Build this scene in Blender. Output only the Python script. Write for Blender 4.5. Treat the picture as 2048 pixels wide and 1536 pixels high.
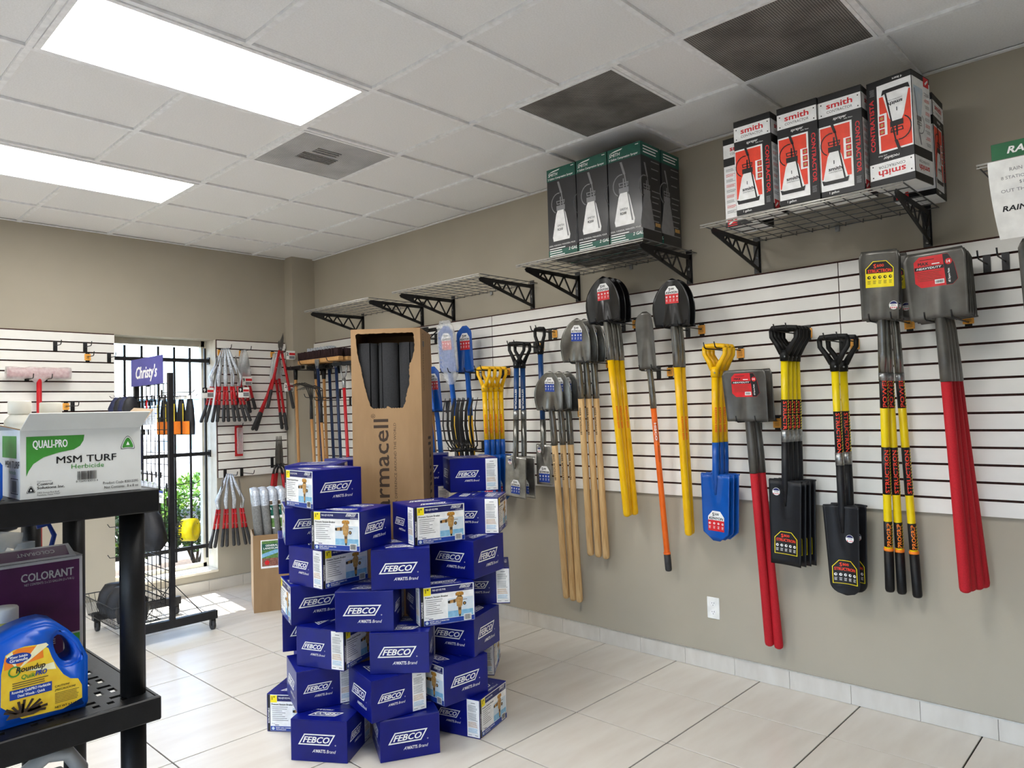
import bpy, bmesh, math, random
from mathutils import Vector as V, Matrix as M, Quaternion
random.seed(7)
PI = math.pi
SC = bpy.context.scene
COL = SC.collection
for o in list(bpy.data.objects):
    bpy.data.objects.remove(o)

# ------------------------------------------------------------------ camera
cd = bpy.data.cameras.new('camera')
cd.sensor_width = 36.0
cd.lens = 1447.77 / 2048 * 36.0
cd.clip_start = 0.05
cd.clip_end = 300
cam = bpy.data.objects.new('camera', cd)
COL.objects.link(cam)
_r = V((0.6882536, -0.7249396, -0.0277407))
_u = V((-0.0073056, -0.0451621, 0.9989530))
_f = V((0.7254334, 0.6873303, 0.0363791))
cm = M.Identity(4)
for i in range(3):
    cm[i][0] = _r[i]; cm[i][1] = _u[i]; cm[i][2] = -_f[i]
cm.translation = V((-3.745066, -6.274725, 1.487549))
cam.matrix_world = cm
SC.camera = cam

# ------------------------------------------------------------------ sky, sun, exposure
w = bpy.data.worlds.new('sky'); SC.world = w
w.use_nodes = True
wn = w.node_tree
sky = wn.nodes.new('ShaderNodeTexSky')
sky.sky_type = 'NISHITA'
sky.sun_disc = False
sky.sun_elevation = math.radians(62)
sky.sun_rotation = math.radians(185)
sky.dust_density = 3.5
sky.air_density = .8
wn.links.new(sky.outputs[0], wn.nodes['Background'].inputs[0])
wn.nodes['Background'].inputs[1].default_value = 2.3
sd = bpy.data.lights.new('sun', 'SUN'); sd.energy = 16.0; sd.angle = math.radians(0.6); sd.color = (1, .95, .88)
sun = bpy.data.objects.new('sun', sd); COL.objects.link(sun)
sun.rotation_euler = V((-.12, -1.09, -2.15)).to_track_quat('-Z', 'Y').to_euler()
sun.location = (0, 6, 8)
LAMP = 16.5           # strength of the ceiling panels
SC.view_settings.view_transform = 'Standard'
SC.view_settings.look = 'None'
SC.view_settings.gamma = 1.0
SC.view_settings.use_curve_mapping = False
SC.view_settings.exposure = 0.18

# ------------------------------------------------------------------ materials
MAT = {}
def lin(c):
    return tuple(((x / 255) / 12.92 if x / 255 <= .04045 else ((x / 255 + .055) / 1.055) ** 2.4) for x in c) + (1,)
def pm(name, c1, c2=None, scale=20, rough=.5, metal=0, bump=0, bscale=None, emit=0, stretch=None, trans=0, spec=.5, coat=0, alpha=1, detail=3, ior=1.45):
    """procedural material: two sRGB colours mixed by noise, optional noise bump"""
    m = bpy.data.materials.new(name); m.use_nodes = True
    nt = m.node_tree; b = nt.nodes['Principled BSDF']; L = nt.links
    if c2 is None: c2 = tuple(min(255, x * 1.06 + 2) for x in c1)
    tc = nt.nodes.new('ShaderNodeTexCoord')
    src = tc.outputs['Object']
    if stretch:
        mp = nt.nodes.new('ShaderNodeMapping'); mp.inputs['Scale'].default_value = stretch
        L.new(src, mp.inputs[0]); src = mp.outputs[0]
    n = nt.nodes.new('ShaderNodeTexNoise'); n.inputs['Scale'].default_value = scale; n.inputs['Detail'].default_value = detail
    L.new(src, n.inputs['Vector'])
    r = nt.nodes.new('ShaderNodeValToRGB')
    r.color_ramp.elements[0].position = .35; r.color_ramp.elements[1].position = .68
    r.color_ramp.elements[0].color = lin(c1); r.color_ramp.elements[1].color = lin(c2)
    L.new(n.outputs['Fac'], r.inputs[0]); L.new(r.outputs[0], b.inputs['Base Color'])
    b.inputs['Roughness'].default_value = rough; b.inputs['Metallic'].default_value = metal
    b.inputs['Specular IOR Level'].default_value = spec; b.inputs['IOR'].default_value = ior
    if coat: b.inputs['Coat Weight'].default_value = coat; b.inputs['Coat Roughness'].default_value = .15
    if trans: b.inputs['Transmission Weight'].default_value = trans
    if alpha < 1: b.inputs['Alpha'].default_value = alpha
    if emit:
        b.inputs['Emission Color'].default_value = lin(c1); b.inputs['Emission Strength'].default_value = emit
    if bump:
        n2 = nt.nodes.new('ShaderNodeTexNoise'); n2.inputs['Scale'].default_value = bscale or scale * 6; n2.inputs['Detail'].default_value = 2
        L.new(src, n2.inputs['Vector'])
        bp = nt.nodes.new('ShaderNodeBump'); bp.inputs['Strength'].default_value = bump; bp.inputs['Distance'].default_value = .002
        L.new(n2.outputs['Fac'], bp.inputs['Height']); L.new(bp.outputs[0], b.inputs['Normal'])
    MAT[name] = m
    return m
pm('wall_paint', (172, 164, 147), (176, 168, 151), 3, .75, bump=.12, bscale=160)
pm('ceiling_board', (244, 243, 241), (236, 235, 232), 140, .9, bump=.5, bscale=260)
pm('grid_white', (236, 236, 235), None, 30, .45)
pm('lamp_lens', (253, 251, 247), None, 5, .5, emit=1)
pm('grout_dark', (44, 34, 30), (32, 26, 22), 60, .9)
pm('porcelain', (224, 219, 209), (215, 208, 197), 2.2, .27, stretch=(1, 5, 1), bump=.02, bscale=90, detail=6)
pm('porcelain_base', (214, 209, 200), (204, 198, 188), 5, .4, stretch=(1, 3, 1))
pm('trim_metal', (196, 194, 188), None, 60, .35, .6)
pm('melamine', (238, 236, 230), (233, 231, 225), 8, .42)
pm('mdf_brown', (78, 46, 38), (58, 34, 30), 80, .85)
pm('sill_cream', (226, 219, 203), None, 12, .5)
pm('frame_cream', (206, 200, 184), None, 12, .5)
pm('black_metal', (24, 24, 26), (34, 34, 36), 40, .42, .1)
pm('black_plastic', (15, 15, 16), (21, 21, 22), 50, .45, spec=.35, bump=.1, bscale=300)
pm('chrome', (190, 192, 195), (150, 152, 156), 30, .22, 1)
pm('zinc', (170, 172, 172), (140, 142, 143), 90, .35, .9)
pm('wire_grey_shaded', (112, 113, 112), (92, 93, 92), 60, .38, .4)  # deck wires: the shading on the shelves is put into this darker grey
pm('kraft', (158, 127, 92), (147, 117, 83), 14, .85, bump=.25, bscale=240, stretch=(1, 1, .25))
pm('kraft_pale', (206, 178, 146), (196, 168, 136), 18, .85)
pm('febco_blue', (4, 18, 122), (3, 13, 108), 9, .34, spec=.35, coat=.08, bump=.04, bscale=40)
pm('white_card', (226, 226, 222), (219, 219, 214), 14, .6)
pm('ink_white', (240, 240, 238), None, 30, .45)
pm('ink_black', (22, 22, 24), None, 30, .45)
pm('ink_grey', (128, 128, 130), None, 30, .5)
pm('ink_yellow', (250, 224, 20), None, 30, .45)
pm('ink_red', (206, 32, 38), None, 30, .45)
pm('ink_redorange', (232, 66, 40), None, 30, .45)
pm('ink_orange', (244, 130, 34), None, 30, .45)
pm('ink_green', (62, 140, 52), None, 30, .5)
pm('ink_darkgreen', (20, 84, 70), None, 30, .45)
pm('ink_blue', (20, 58, 150), None, 30, .45)
pm('ink_navy', (20, 26, 92), None, 30, .45)
pm('ink_sky', (120, 178, 214), (150, 200, 228), 60, .45)
pm('ink_palesky', (206, 222, 234), (222, 230, 236), 40, .45)
pm('ink_purple', (70, 22, 66), (78, 26, 74), 20, .45)
pm('ink_brown', (84, 66, 46), None, 30, .7)
pm('ink_tan', (200, 160, 96), (168, 122, 66), 90, .5)
pm('ink_brass', (214, 160, 62), (150, 96, 34), 120, .4)
pm('ink_kraftblack', (58, 44, 34), None, 30, .8)
pm('price_orange', (240, 170, 70), None, 60, .6)
pm('foam_black', (36, 37, 40), (26, 27, 30), 160, .95, bump=.6, bscale=500)
pm('yellow_fiberglass', (248, 196, 10), (240, 184, 6), 12, .3)
pm('yellow_lemon', (244, 216, 16), (236, 206, 10), 12, .3)
pm('blue_steel', (16, 86, 176), (14, 76, 160), 12, .28)
pm('navy_steel', (22, 44, 84), (18, 36, 70), 12, .35)
pm('steel_blue_tube', (26, 70, 128), (22, 62, 116), 12, .32)
pm('red_foam', (196, 22, 38), (180, 18, 32), 200, .7, bump=.4, bscale=600)
pm('red_paint', (186, 24, 34), (172, 20, 30), 20, .35)
pm('orange_fiberglass', (240, 112, 30), (230, 100, 22), 14, .35)
pm('ash_wood', (222, 188, 136), (196, 156, 102), 26, .5, stretch=(6, 6, .35))
pm('tan_wood', (190, 142, 88), (170, 122, 72), 26, .5, stretch=(6, 6, .35))
pm('dark_steel', (138, 137, 132), (104, 103, 99), 14, .26, .8, bump=.05, bscale=120)
pm('black_steel', (24, 24, 26), (17, 17, 19), 14, .2, .05, spec=.55)
pm('gun_steel', (104, 102, 97), (80, 78, 75), 10, .3, .4, bump=.06, bscale=200)
pm('bare_steel', (168, 166, 160), (132, 131, 126), 16, .3, .85)
pm('matte_black_steel', (24, 25, 30), (19, 20, 24), 16, .45, spec=.4)
pm('bristle_brown', (52, 30, 32), (36, 20, 22), 200, .9, stretch=(1, 1, .1))
pm('broom_block', (214, 166, 108), (198, 150, 94), 20, .5, stretch=(1, 6, 1))
pm('clear_wrap', (222, 228, 232), (245, 248, 250), 60, .12, trans=.0, alpha=.32, bump=.9, bscale=70)
pm('silver_wrap', (176, 184, 196), (226, 232, 240), 90, .25, .2, bump=.8, bscale=120)
pm('milky_plastic', (232, 228, 214), (224, 220, 206), 20, .45)
pm('jug_blue', (14, 92, 206), (12, 82, 190), 10, .32)
pm('jug_yellow', (214, 206, 96), (226, 218, 130), 16, .3, alpha=.8)
pm('jug_grey', (176, 178, 178), (160, 162, 163), 16, .35)
pm('clear_jug', (196, 206, 214), (214, 222, 228), 16, .15, alpha=.5)
pm('grey_felt', (142, 142, 140), (122, 122, 121), 90, .95, bump=.4, bscale=300)
pm('card_white', (236, 236, 232), None, 20, .6)
pm('green_board', (14, 110, 62), (12, 100, 56), 12, .5)
pm('violet_sign', (78, 78, 158), (72, 72, 150), 12, .5)
pm('rubber_grey', (52, 52, 54), (40, 40, 42), 40, .6)
pm('pad_black', (26, 27, 32), (18, 19, 24), 40, .6, bump=.3, bscale=80)
pm('pad_navy', (22, 32, 70), (16, 22, 54), 30, .6, bump=.3, bscale=80)
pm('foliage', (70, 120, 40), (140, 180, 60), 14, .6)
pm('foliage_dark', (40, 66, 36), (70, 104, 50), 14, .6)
pm('bark', (92, 76, 58), (60, 48, 38), 40, .9)
pm('asphalt', (120, 118, 114), (104, 102, 99), 40, .9)
pm('soil', (96, 80, 62), (70, 58, 46), 30, .95)
pm('car_white', (236, 238, 240), None, 10, .3, coat=.5)
pm('far_building', (150, 186, 214), (142, 178, 206), 3, .8)
pm('tail_red', (190, 40, 40), None, 10, .4)
def glass_mat():
    m = bpy.data.materials.new('window_glass'); m.use_nodes = True; nt = m.node_tree
    out = nt.nodes['Material Output']; nt.nodes.remove(nt.nodes['Principled BSDF'])
    t = nt.nodes.new('ShaderNodeBsdfTransparent'); t.inputs[0].default_value = (.93, .96, .97, 1)
    g = nt.nodes.new('ShaderNodeBsdfGlossy'); g.inputs['Roughness'].default_value = .03
    fr = nt.nodes.new('ShaderNodeValue'); fr.outputs[0].default_value = .05
    n = nt.nodes.new('ShaderNodeTexNoise'); n.inputs['Scale'].default_value = 5
    mx = nt.nodes.new('ShaderNodeMixShader'); nt.links.new(fr.outputs[0], mx.inputs[0])
    nt.links.new(t.outputs[0], mx.inputs[1]); nt.links.new(g.outputs[0], mx.inputs[2]); nt.links.new(mx.outputs[0], out.inputs[0])
    MAT['window_glass'] = m
glass_mat()
MAT['lamp_lens'].node_tree.nodes['Principled BSDF'].inputs['Emission Strength'].default_value = LAMP
def perforated(name, c, hole, dust):
    """sheet metal with rows of small punched holes and dust"""
    m = bpy.data.materials.new(name); m.use_nodes = True; nt = m.node_tree; b = nt.nodes['Principled BSDF']; L = nt.links
    tc = nt.nodes.new('ShaderNodeTexCoord'); vo = nt.nodes.new('ShaderNodeTexVoronoi'); vo.inputs['Scale'].default_value = 105; vo.inputs['Randomness'].default_value = 0
    vo.voronoi_dimensions = '2D'
    L.new(tc.outputs['Object'], vo.inputs['Vector'])
    th = nt.nodes.new('ShaderNodeMath'); th.operation = 'LESS_THAN'; th.inputs[1].default_value = .36
    L.new(vo.outputs['Distance'], th.inputs[0])
    n = nt.nodes.new('ShaderNodeTexNoise'); n.inputs['Scale'].default_value = 5; n.inputs['Detail'].default_value = 8
    L.new(tc.outputs['Object'], n.inputs['Vector'])
    r = nt.nodes.new('ShaderNodeValToRGB'); r.color_ramp.elements[0].position = .4; r.color_ramp.elements[1].position = .66
    r.color_ramp.elements[0].color = lin(c); r.color_ramp.elements[1].color = lin(dust)
    L.new(n.outputs['Fac'], r.inputs[0])
    mx = nt.nodes.new('ShaderNodeMix'); mx.data_type = 'RGBA'
    L.new(th.outputs[0], mx.inputs[0]); L.new(r.outputs[0], mx.inputs[6]); mx.inputs[7].default_value = lin(hole)
    L.new(mx.outputs[2], b.inputs['Base Color']); b.inputs['Roughness'].default_value = .6
    MAT[name] = m
perforated('perforated_dark', (150, 147, 141), (40, 39, 37), (104, 101, 96))
perforated('perforated_white', (214, 214, 212), (120, 120, 120), (184, 184, 183))

# ------------------------------------------------------------------ geometry helpers
class MB:
    """collects vertices and faces (with a material slot each) for one mesh"""
    def __init__(s): s.v = []; s.f = []; s.m = []; s.sm = []
    def add(s, vs, fs, mi=0, smooth=False):
        o = len(s.v); s.v += [tuple(p) for p in vs]
        for f in fs: s.f.append([i + o for i in f]); s.m.append(mi); s.sm.append(smooth)
    def box(s, x0, y0, z0, x1, y1, z1, mi=0, mx=None):
        p = [V((x, y, z)) for z in (z0, z1) for y in (y0, y1) for x in (x0, x1)]
        if mx is not None: p = [mx @ q for q in p]
        s.add(p, [(0, 2, 3, 1), (4, 5, 7, 6), (0, 1, 5, 4), (2, 6, 7, 3), (0, 4, 6, 2), (1, 3, 7, 5)], mi)
    def bbox(s, x0, y0, z0, x1, y1, z1, b=.003, mi=0, mx=None):
        """box with chamfered edges"""
        bm = bmesh.new(); bmesh.ops.create_cube(bm, size=1)
        for q in bm.verts: q.co = V(((x0 + x1) / 2 + q.co.x * (x1 - x0), (y0 + y1) / 2 + q.co.y * (y1 - y0), (z0 + z1) / 2 + q.co.z * (z1 - z0)))
        bmesh.ops.bevel(bm, geom=bm.edges[:], offset=b, segments=1, affect='EDGES')
        s.bm(bm, mi, mx)
    def bm(s, bm, mi=0, mx=None, smooth=False):
        bm.verts.index_update()
        s.add([(mx @ q.co if mx is not None else q.co.copy()) for q in bm.verts], [[q.index for q in f.verts] for f in bm.faces], mi, smooth); bm.free()
    def tube(s, pts, r, n=10, mi=0, cap=True, smooth=True, flat=None):
        """swept round bar; r is a number or one radius per point"""
        pts = [V(p) for p in pts]; k = len(pts); rs = r if isinstance(r, (list, tuple)) else [r] * k
        t0 = (pts[1] - pts[0]).normalized(); up = V((0, 0, 1)) if abs(t0.z) < .9 else V((1, 0, 0))
        a = t0.cross(up).normalized(); vs = []
        for i, p in enumerate(pts):
            if i == 0: t = pts[1] - pts[0]
            elif i == k - 1: t = pts[-1] - pts[-2]
            else: t = (pts[i + 1] - p).normalized() + (p - pts[i - 1]).normalized()
            t.normalize(); a = (a - t * a.dot(t)).normalized(); b = t.cross(a)
            for j in range(n):
                w_ = 2 * PI * j / n; vs.append(p + a * (math.cos(w_) * rs[i]) + b * (math.sin(w_) * rs[i] * (flat or 1)))
        fs = [[i * n + j, i * n + (j + 1) % n, (i + 1) * n + (j + 1) % n, (i + 1) * n + j] for i in range(k - 1) for j in range(n)]
        s.add(vs, fs, mi, smooth)
        if cap:
            o = len(s.v) - len(vs)
            s.f.append([o + j for j in reversed(range(n))]); s.m.append(mi); s.sm.append(False)
            s.f.append([o + (k - 1) * n + j for j in range(n)]); s.m.append(mi); s.sm.append(False)
    def lathe(s, prof, n=16, mi=0, mx=None, smooth=True, sx=1, sy=1):
        """profile of (radius, z) turned about z"""
        vs = [V((r * math.cos(2 * PI * j / n) * sx, r * math.sin(2 * PI * j / n) * sy, z)) for r, z in prof for j in range(n)]
        if mx is not None: vs = [mx @ q for q in vs]
        k = len(prof)
        s.add(vs, [[i * n + j, i * n + (j + 1) % n, (i + 1) * n + (j + 1) % n, (i + 1) * n + j] for i in range(k - 1) for j in range(n)]
              + [[j for j in reversed(range(n))], [(k - 1) * n + j for j in range(n)]], mi, smooth)
    def prism(s, poly, fn, t0, t1, mi=0, mside=None):
        """2D outline extruded between t0 and t1; fn(u, v, t) gives the point"""
        n = len(poly)
        s.add([fn(u, v, t0) for u, v in poly] + [fn(u, v, t1) for u, v in poly],
              [list(reversed(range(n))), [n + i for i in range(n)]], mi)
        o = len(s.v) - 2 * n; ms = mi if mside is None else mside
        for i in range(n):
            s.f.append([o + i, o + (i + 1) % n, o + n + (i + 1) % n, o + n + i]); s.m.append(ms); s.sm.append(False)
    def sheet(s, half, H, depth, thick, nu=10, nv=10, mi=0, z0=0, mx=None):
        """bent sheet metal: |x| < half(v), z = z0 + v * H, y = depth(x, z); real thickness"""
        vs = []
        for side in (0, 1):
            for j in range(nv + 1):
                v_ = j / nv; hw = half(v_)
                for i in range(nu + 1):
                    x = (2 * i / nu - 1) * hw; z = z0 + v_ * H
                    vs.append(V((x, depth(x, z) + side * thick, z)))
        if mx is not None: vs = [mx @ q for q in vs]
        N = (nu + 1) * (nv + 1); g = lambda i, j: j * (nu + 1) + i
        fs = []
        for j in range(nv):
            for i in range(nu):
                fs.append([g(i, j), g(i + 1, j), g(i + 1, j + 1), g(i, j + 1)]); fs.append([N + g(i, j), N + g(i, j + 1), N + g(i + 1, j + 1), N + g(i + 1, j)])
        rim = [g(i, 0) for i in range(nu + 1)] + [g(nu, j) for j in range(1, nv + 1)] + [g(i, nv) for i in range(nu - 1, -1, -1)] + [g(0, j) for j in range(nv - 1, 0, -1)]
        for a, b in zip(rim, rim[1:] + rim[:1]): fs.append([a, N + a, N + b, b])
        s.add(vs, fs, mi, True)
    def mesh(s, name, mats):
        me = bpy.data.meshes.new(name); me.from_pydata(s.v, [], s.f)
        for m in ([mats] if isinstance(mats, str) else mats): me.materials.append(MAT[m])
        me.polygons.foreach_set('material_index', s.m); me.polygons.foreach_set('use_smooth', s.sm); me.update()
        return me
    def build(s, name, mats, parent=None, mw=None):
        return obj(name, s.mesh(name, mats), parent, mw)
def obj(name, data, parent=None, mw=None):
    o = bpy.data.objects.new(name, data); COL.objects.link(o)
    if mw is not None: o.matrix_world = mw
    if parent is not None: o.parent = parent
    return o
def thing(name, label, cat, loc=(0, 0, 0), rz=0, group=None, mw=None):
    o = bpy.data.objects.new(name, None); COL.objects.link(o); o.empty_display_size = .05
    if mw is not None: o.matrix_world = mw
    else: o.location = loc; o.rotation_euler = (0, 0, rz)
    return tag(o, label, cat, group)
def tag(o, label, cat, group=None):
    o['label'] = label; o['category'] = cat
    if group: o['group'] = group
    return o
def struct(o): o['kind'] = 'structure'; return o
def copy_tree(o, parent=None):
    c = o.copy(); COL.objects.link(c)
    if parent is not None: c.parent = parent
    for ch in list(o.children): copy_tree(ch, c)
    return c
# ---- flat print: 2D shapes and lettering laid on a surface
_TX = {}
def text2d(s, bold=0, shear=0, sx=1):
    """triangles of a line of lettering, cap height 1, starting at x = 0"""
    k = (s, bold, shear)
    if k not in _TX:
        cu = bpy.data.curves.new('t', 'FONT'); cu.body = s; cu.size = 1.38; cu.offset = bold; cu.shear = shear; cu.resolution_u = 2; cu.fill_mode = 'FRONT'
        o = bpy.data.objects.new('t', cu); COL.objects.link(o)
        dg = bpy.context.evaluated_depsgraph_get(); dg.update()
        me = bpy.data.meshes.new_from_object(o.evaluated_get(dg))
        vs = [(q.co.x, q.co.y) for q in me.vertices]; fs = [list(p.vertices) for p in me.polygons]
        bpy.data.objects.remove(o); bpy.data.curves.remove(cu); bpy.data.meshes.remove(me)
        if vs:
            x0 = min(q[0] for q in vs); x1 = max(q[0] for q in vs); vs = [(q[0] - x0, q[1]) for q in vs]; wd = x1 - x0
        else: wd = .5
        _TX[k] = (vs, fs, wd)
    return _TX[k]
class PR:
    """flat print in (u, v) metres with a stacking layer; mapped onto a surface when built"""
    def __init__(s): s.q = []; s.mats = []
    def mi(s, m):
        if m not in s.mats: s.mats.append(m)
        return s.mats.index(m)
    def poly(s, pts, m, lay=0): s.q.append((list(pts), [list(range(len(pts)))], s.mi(m), lay)); return s
    def rect(s, u0, v0, u1, v1, m, lay=0, grid=None):
        if grid:
            a, b = grid; pts = [(u0 + (u1 - u0) * i / a, v0 + (v1 - v0) * j / b) for j in range(b + 1) for i in range(a + 1)]
            s.q.append((pts, [[j * (a + 1) + i, j * (a + 1) + i + 1, (j + 1) * (a + 1) + i + 1, (j + 1) * (a + 1) + i] for j in range(b) for i in range(a)], s.mi(m), lay)); return s
        return s.poly([(u0, v0), (u1, v0), (u1, v1), (u0, v1)], m, lay)
    def disc(s, u, v, r, m, lay=0, n=20, ry=None):
        return s.poly([(u + r * math.cos(2 * PI * i / n), v + (ry or r) * math.sin(2 * PI * i / n)) for i in range(n)], m, lay)
    def ring(s, pts, wd, m, lay=0):
        """outline of a closed polygon, wd wide, drawn inwards about its centre"""
        cx = sum(p[0] for p in pts) / len(pts); cy = sum(p[1] for p in pts) / len(pts); n = len(pts); inn = []
        for i in range(n):
            p, a, b = V(pts[i]), V(pts[i - 1]), V(pts[(i + 1) % n])
            e1 = (p - a).normalized(); e2 = (b - p).normalized(); n1 = V((-e1.y, e1.x)); n2 = V((-e2.y, e2.x))
            if n1.dot(V((cx, cy)) - p) < 0 and n2.dot(V((cx, cy)) - p) < 0: n1 = -n1; n2 = -n2
            d = n1 + n2; inn.append(p + d * (wd / max(.25, 1 + n1.dot(n2))))
        s.q.append((list(pts) + [tuple(q) for q in inn], [[i, (i + 1) % n, n + (i + 1) % n, n + i] for i in range(n)], s.mi(m), lay)); return s
    def text(s, t, u, v, h, m, lay=1, bold=0, shear=0, align='l', sx=1, rot=0, fit=None):
        vs, fs, wd = text2d(t, 0, shear)
        if fit: sx = fit / (wd * h)
        ox = {'l': 0, 'c': -wd * h * sx / 2, 'r': -wd * h * sx}[align]; c, n = math.cos(rot), math.sin(rot)
        for k, (dx, dy) in enumerate([(0, 0)] if not bold else [(-1, -.6), (1, -.6), (-1, .6), (1, .6)]):      # heavier letters: the same shapes set side by side
            pts = []; e = min(bold, .05) * .8 * h
            for x, y in vs:
                a, b = x * h * sx + ox + dx * e, y * h + dy * e; pts.append((u + a * c - b * n, v + a * n + b * c))
            s.q.append((pts, fs, s.mi(m), lay + .2 * k))
        return s
    def lines(s, u0, v1, wd, n, dv, h, m, lay=1, rag=.15, seed=1):
        """rows of small print too fine to read"""
        rnd = random.Random(seed)
        for i in range(n): s.rect(u0, v1 - i * dv - h, u0 + wd * (1 - rag * rnd.random()), v1 - i * dv, m, lay)
        return s
    def bars(s, u0, v0, u1, v1, m='ink_black', lay=1, seed=3, back='ink_white'):
        rnd = random.Random(seed); u = u0
        if back: s.rect(u0 - .003, v0 - .003, u1 + .003, v1 + .003, back, lay)
        while u < u1:
            b = (u1 - u0) * rnd.uniform(.012, .045); s.rect(u, v0, min(u1, u + b), v1, m, lay + 1); u += b + (u1 - u0) * rnd.uniform(.012, .035)
        return s
    def build(s, name, fn, parent=None, cut=None):
        """cut: slice the flat shapes every `cut` metres so that they can follow a curved surface"""
        mb = MB()
        for pts, fs, mi, lay in s.q:
            if cut:
                bm = bmesh.new(); vs = [bm.verts.new((u, v, 0)) for u, v in pts]
                for f in fs:
                    try: bm.faces.new([vs[i] for i in f])
                    except ValueError: pass
                for ax in (0, 1):
                    c = [p[ax] for p in pts]
                    if not c: continue
                    a, b = min(c), max(c); k = math.floor(a / cut) + 1
                    while k * cut < b:
                        no = (1, 0, 0) if ax == 0 else (0, 1, 0); co = (k * cut, 0, 0) if ax == 0 else (0, k * cut, 0)
                        bmesh.ops.bisect_plane(bm, geom=bm.verts[:] + bm.edges[:] + bm.faces[:], plane_co=co, plane_no=no); k += 1
                bm.verts.index_update(); mb.add([fn(q.co.x, q.co.y, lay) for q in bm.verts], [[q.index for q in f.verts] for f in bm.faces], mi); bm.free()
            else: mb.add([fn(u, v, lay) for u, v in pts], fs, mi)
        return mb.build(name, s.mats, parent)
def plane_map(O, U, W, step=.0003, base=.0004):
    O, U, W = V(O), V(U).normalized(), V(W).normalized(); N = U.cross(W)
    return lambda u, v, l: O + U * u + W * v + N * (base + step * l)
# ================================================================== the setting
H = 2.984
X0, Y0 = -7.0, -9.2                      # the shop goes on behind and left of the camera
T = .6096
GX, GY = -1.772, -3.5698                 # a ceiling grid crossing
# --- floor: porcelain tiles over dark grout
mb = MB(); mb.box(X0, Y0, -.12, 0, 0, -.006)
floor = struct(mb.build('floor', 'grout_dark'))
FP = .509; fx0, fy0 = -.430, -2.972; J = .0065
xs = [0] + [fx0 - FP * k for k in range(13)]
ys = [0] + [fy0 + FP * k for k in range(5, -12, -1)]
tm = {}
def tile_mesh(wx, wy):
    k = (round(wx, 3), round(wy, 3))
    if k not in tm:
        mb = MB(); mb.bbox(-wx / 2 + J / 2, -wy / 2 + J / 2, -.009, wx / 2 - J / 2, wy / 2 - J / 2, 0, .0012); tm[k] = mb.mesh('floor_tile', 'porcelain')
    return tm[k]
for a, b in zip(xs, xs[1:]):
    for c, d in zip(ys, ys[1:]):
        if b < X0 or d < Y0: continue
        o = obj('floor_tile', tile_mesh(a - b, c - d), floor); o.location = ((a + b) / 2, (c + d) / 2, random.uniform(-.0004, 0))
# --- ceiling: mineral boards in a white T grid, lamps and grilles set into it
mb = MB(); mb.box(X0, Y0, H + .03, 0, .26, H + .3)
ceil = struct(mb.build('ceiling', 'grid_white'))
cols = [0] + [GX + T * i for i in range(2, -9, -1)]
rows = [0] + [GY + T * j for j in range(5, -10, -1)]
boards = {}
def board(x0, y0, x1, y1):
    k = (round(x1 - x0, 3), round(y1 - y0, 3))
    if k not in boards:
        mb = MB(); a, b = k[0] / 2 - .010, k[1] / 2 - .010; mb.bbox(-a, -b, 0, a, b, .016, .004); boards[k] = mb.mesh('ceiling_tile', 'ceiling_board')
    o = obj('ceiling_tile', boards[k], ceil); o.location = ((x0 + x1) / 2, (y0 + y1) / 2, H + .009)
lamps = [(-2, 0), (-2, 3), (-2, -3), (-8, 3), (-8, 0)]      # each covers two boards in x
taken = {(i + k, j) for i, j in lamps for k in (0, 1)} | {(0, 1), (1, -1), (1, -2), (1, -3)}
for a, b in zip(cols, cols[1:]):
    for c, d in zip(rows, rows[1:]):
        i, j = round((b - GX) / T), round((d - GY) / T)
        if (i, j) in taken or b < X0 - .1 or d < Y0 - .1: continue
        board(b, d, a, c)
board(GX + T, GY - T * .5, GX + 2 * T, GY); board(GX + T, GY - 2 * T, GX + 2 * T, GY - 1.5 * T)
for x in cols[1:]:
    if x < X0: continue
    mb = MB(); mb.box(x - .012, Y0, H - .004, x + .012, 0, H + .03); mb.build('grid_bar', 'grid_white', ceil)
for y in rows[1:]:
    if y < Y0: continue
    j = round((y - GY) / T); mb = MB()
    for a, b in zip(cols, cols[1:]):
        i = round((b - GX) / T)
        if any(i == li + 1 - 1 + 0 and False for li, lj in lamps): continue
        if (i, j) == (1, -1): continue
        mb.box(b + .012, y - .012, H - .003, a - .012, y + .012, H + .03)
    mb.build('grid_bar', 'grid_white', ceil)
mb = MB()
for q in (-.5, -1.5): mb.box(GX + T + .012, GY + q * T - .012, H - .003, GX + 2 * T - .012, GY + q * T + .012, H + .03)
mb.build('grid_bar', 'grid_white', ceil)
# side bars of the ceiling angle
mb = MB(); mb.box(-.022, Y0, H - .002, 0, 0, H + .004); mb.box(X0, -.022, H - .002, 0, 0, H + .004); mb.build('wall_angle', 'grid_white', ceil)
# troffers
lampmesh = None
names = {(-2, 0): 'flat white ceiling light panel beside the white air diffuser', (-2, 3): 'flat white ceiling light panel over the roll stand by the window'}
for li, lj in lamps:
    x0, x1, y0, y1 = GX + T * li, GX + T * (li + 2), GY + T * lj, GY + T * (lj + 1)
    t = thing('ceiling_light', names.get((li, lj), 'flat white ceiling light panel further into the shop'), 'ceiling light', ((x0 + x1) / 2, (y0 + y1) / 2, H - .006), 0, 'flat ceiling light panels')
    if lampmesh is None:
        a, b = T - .014, T / 2 - .014
        mb = MB(); f = .022
        for p in ((-a, -b, a, -b + f), (-a, b - f, a, b), (-a, -b + f, -a + f, b - f), (a - f, -b + f, a, b - f)): mb.box(p[0], p[1], -.002, p[2], p[3], .02)
        m2 = MB(); m2.box(-a + f, -b + f, .002, a - f, b - f, .008)
        lampmesh = (mb.mesh('frame', 'grid_white'), m2.mesh('lens', 'lamp_lens'))
    obj('frame', lampmesh[0], t); obj('lens', lampmesh[1], t)
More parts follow.
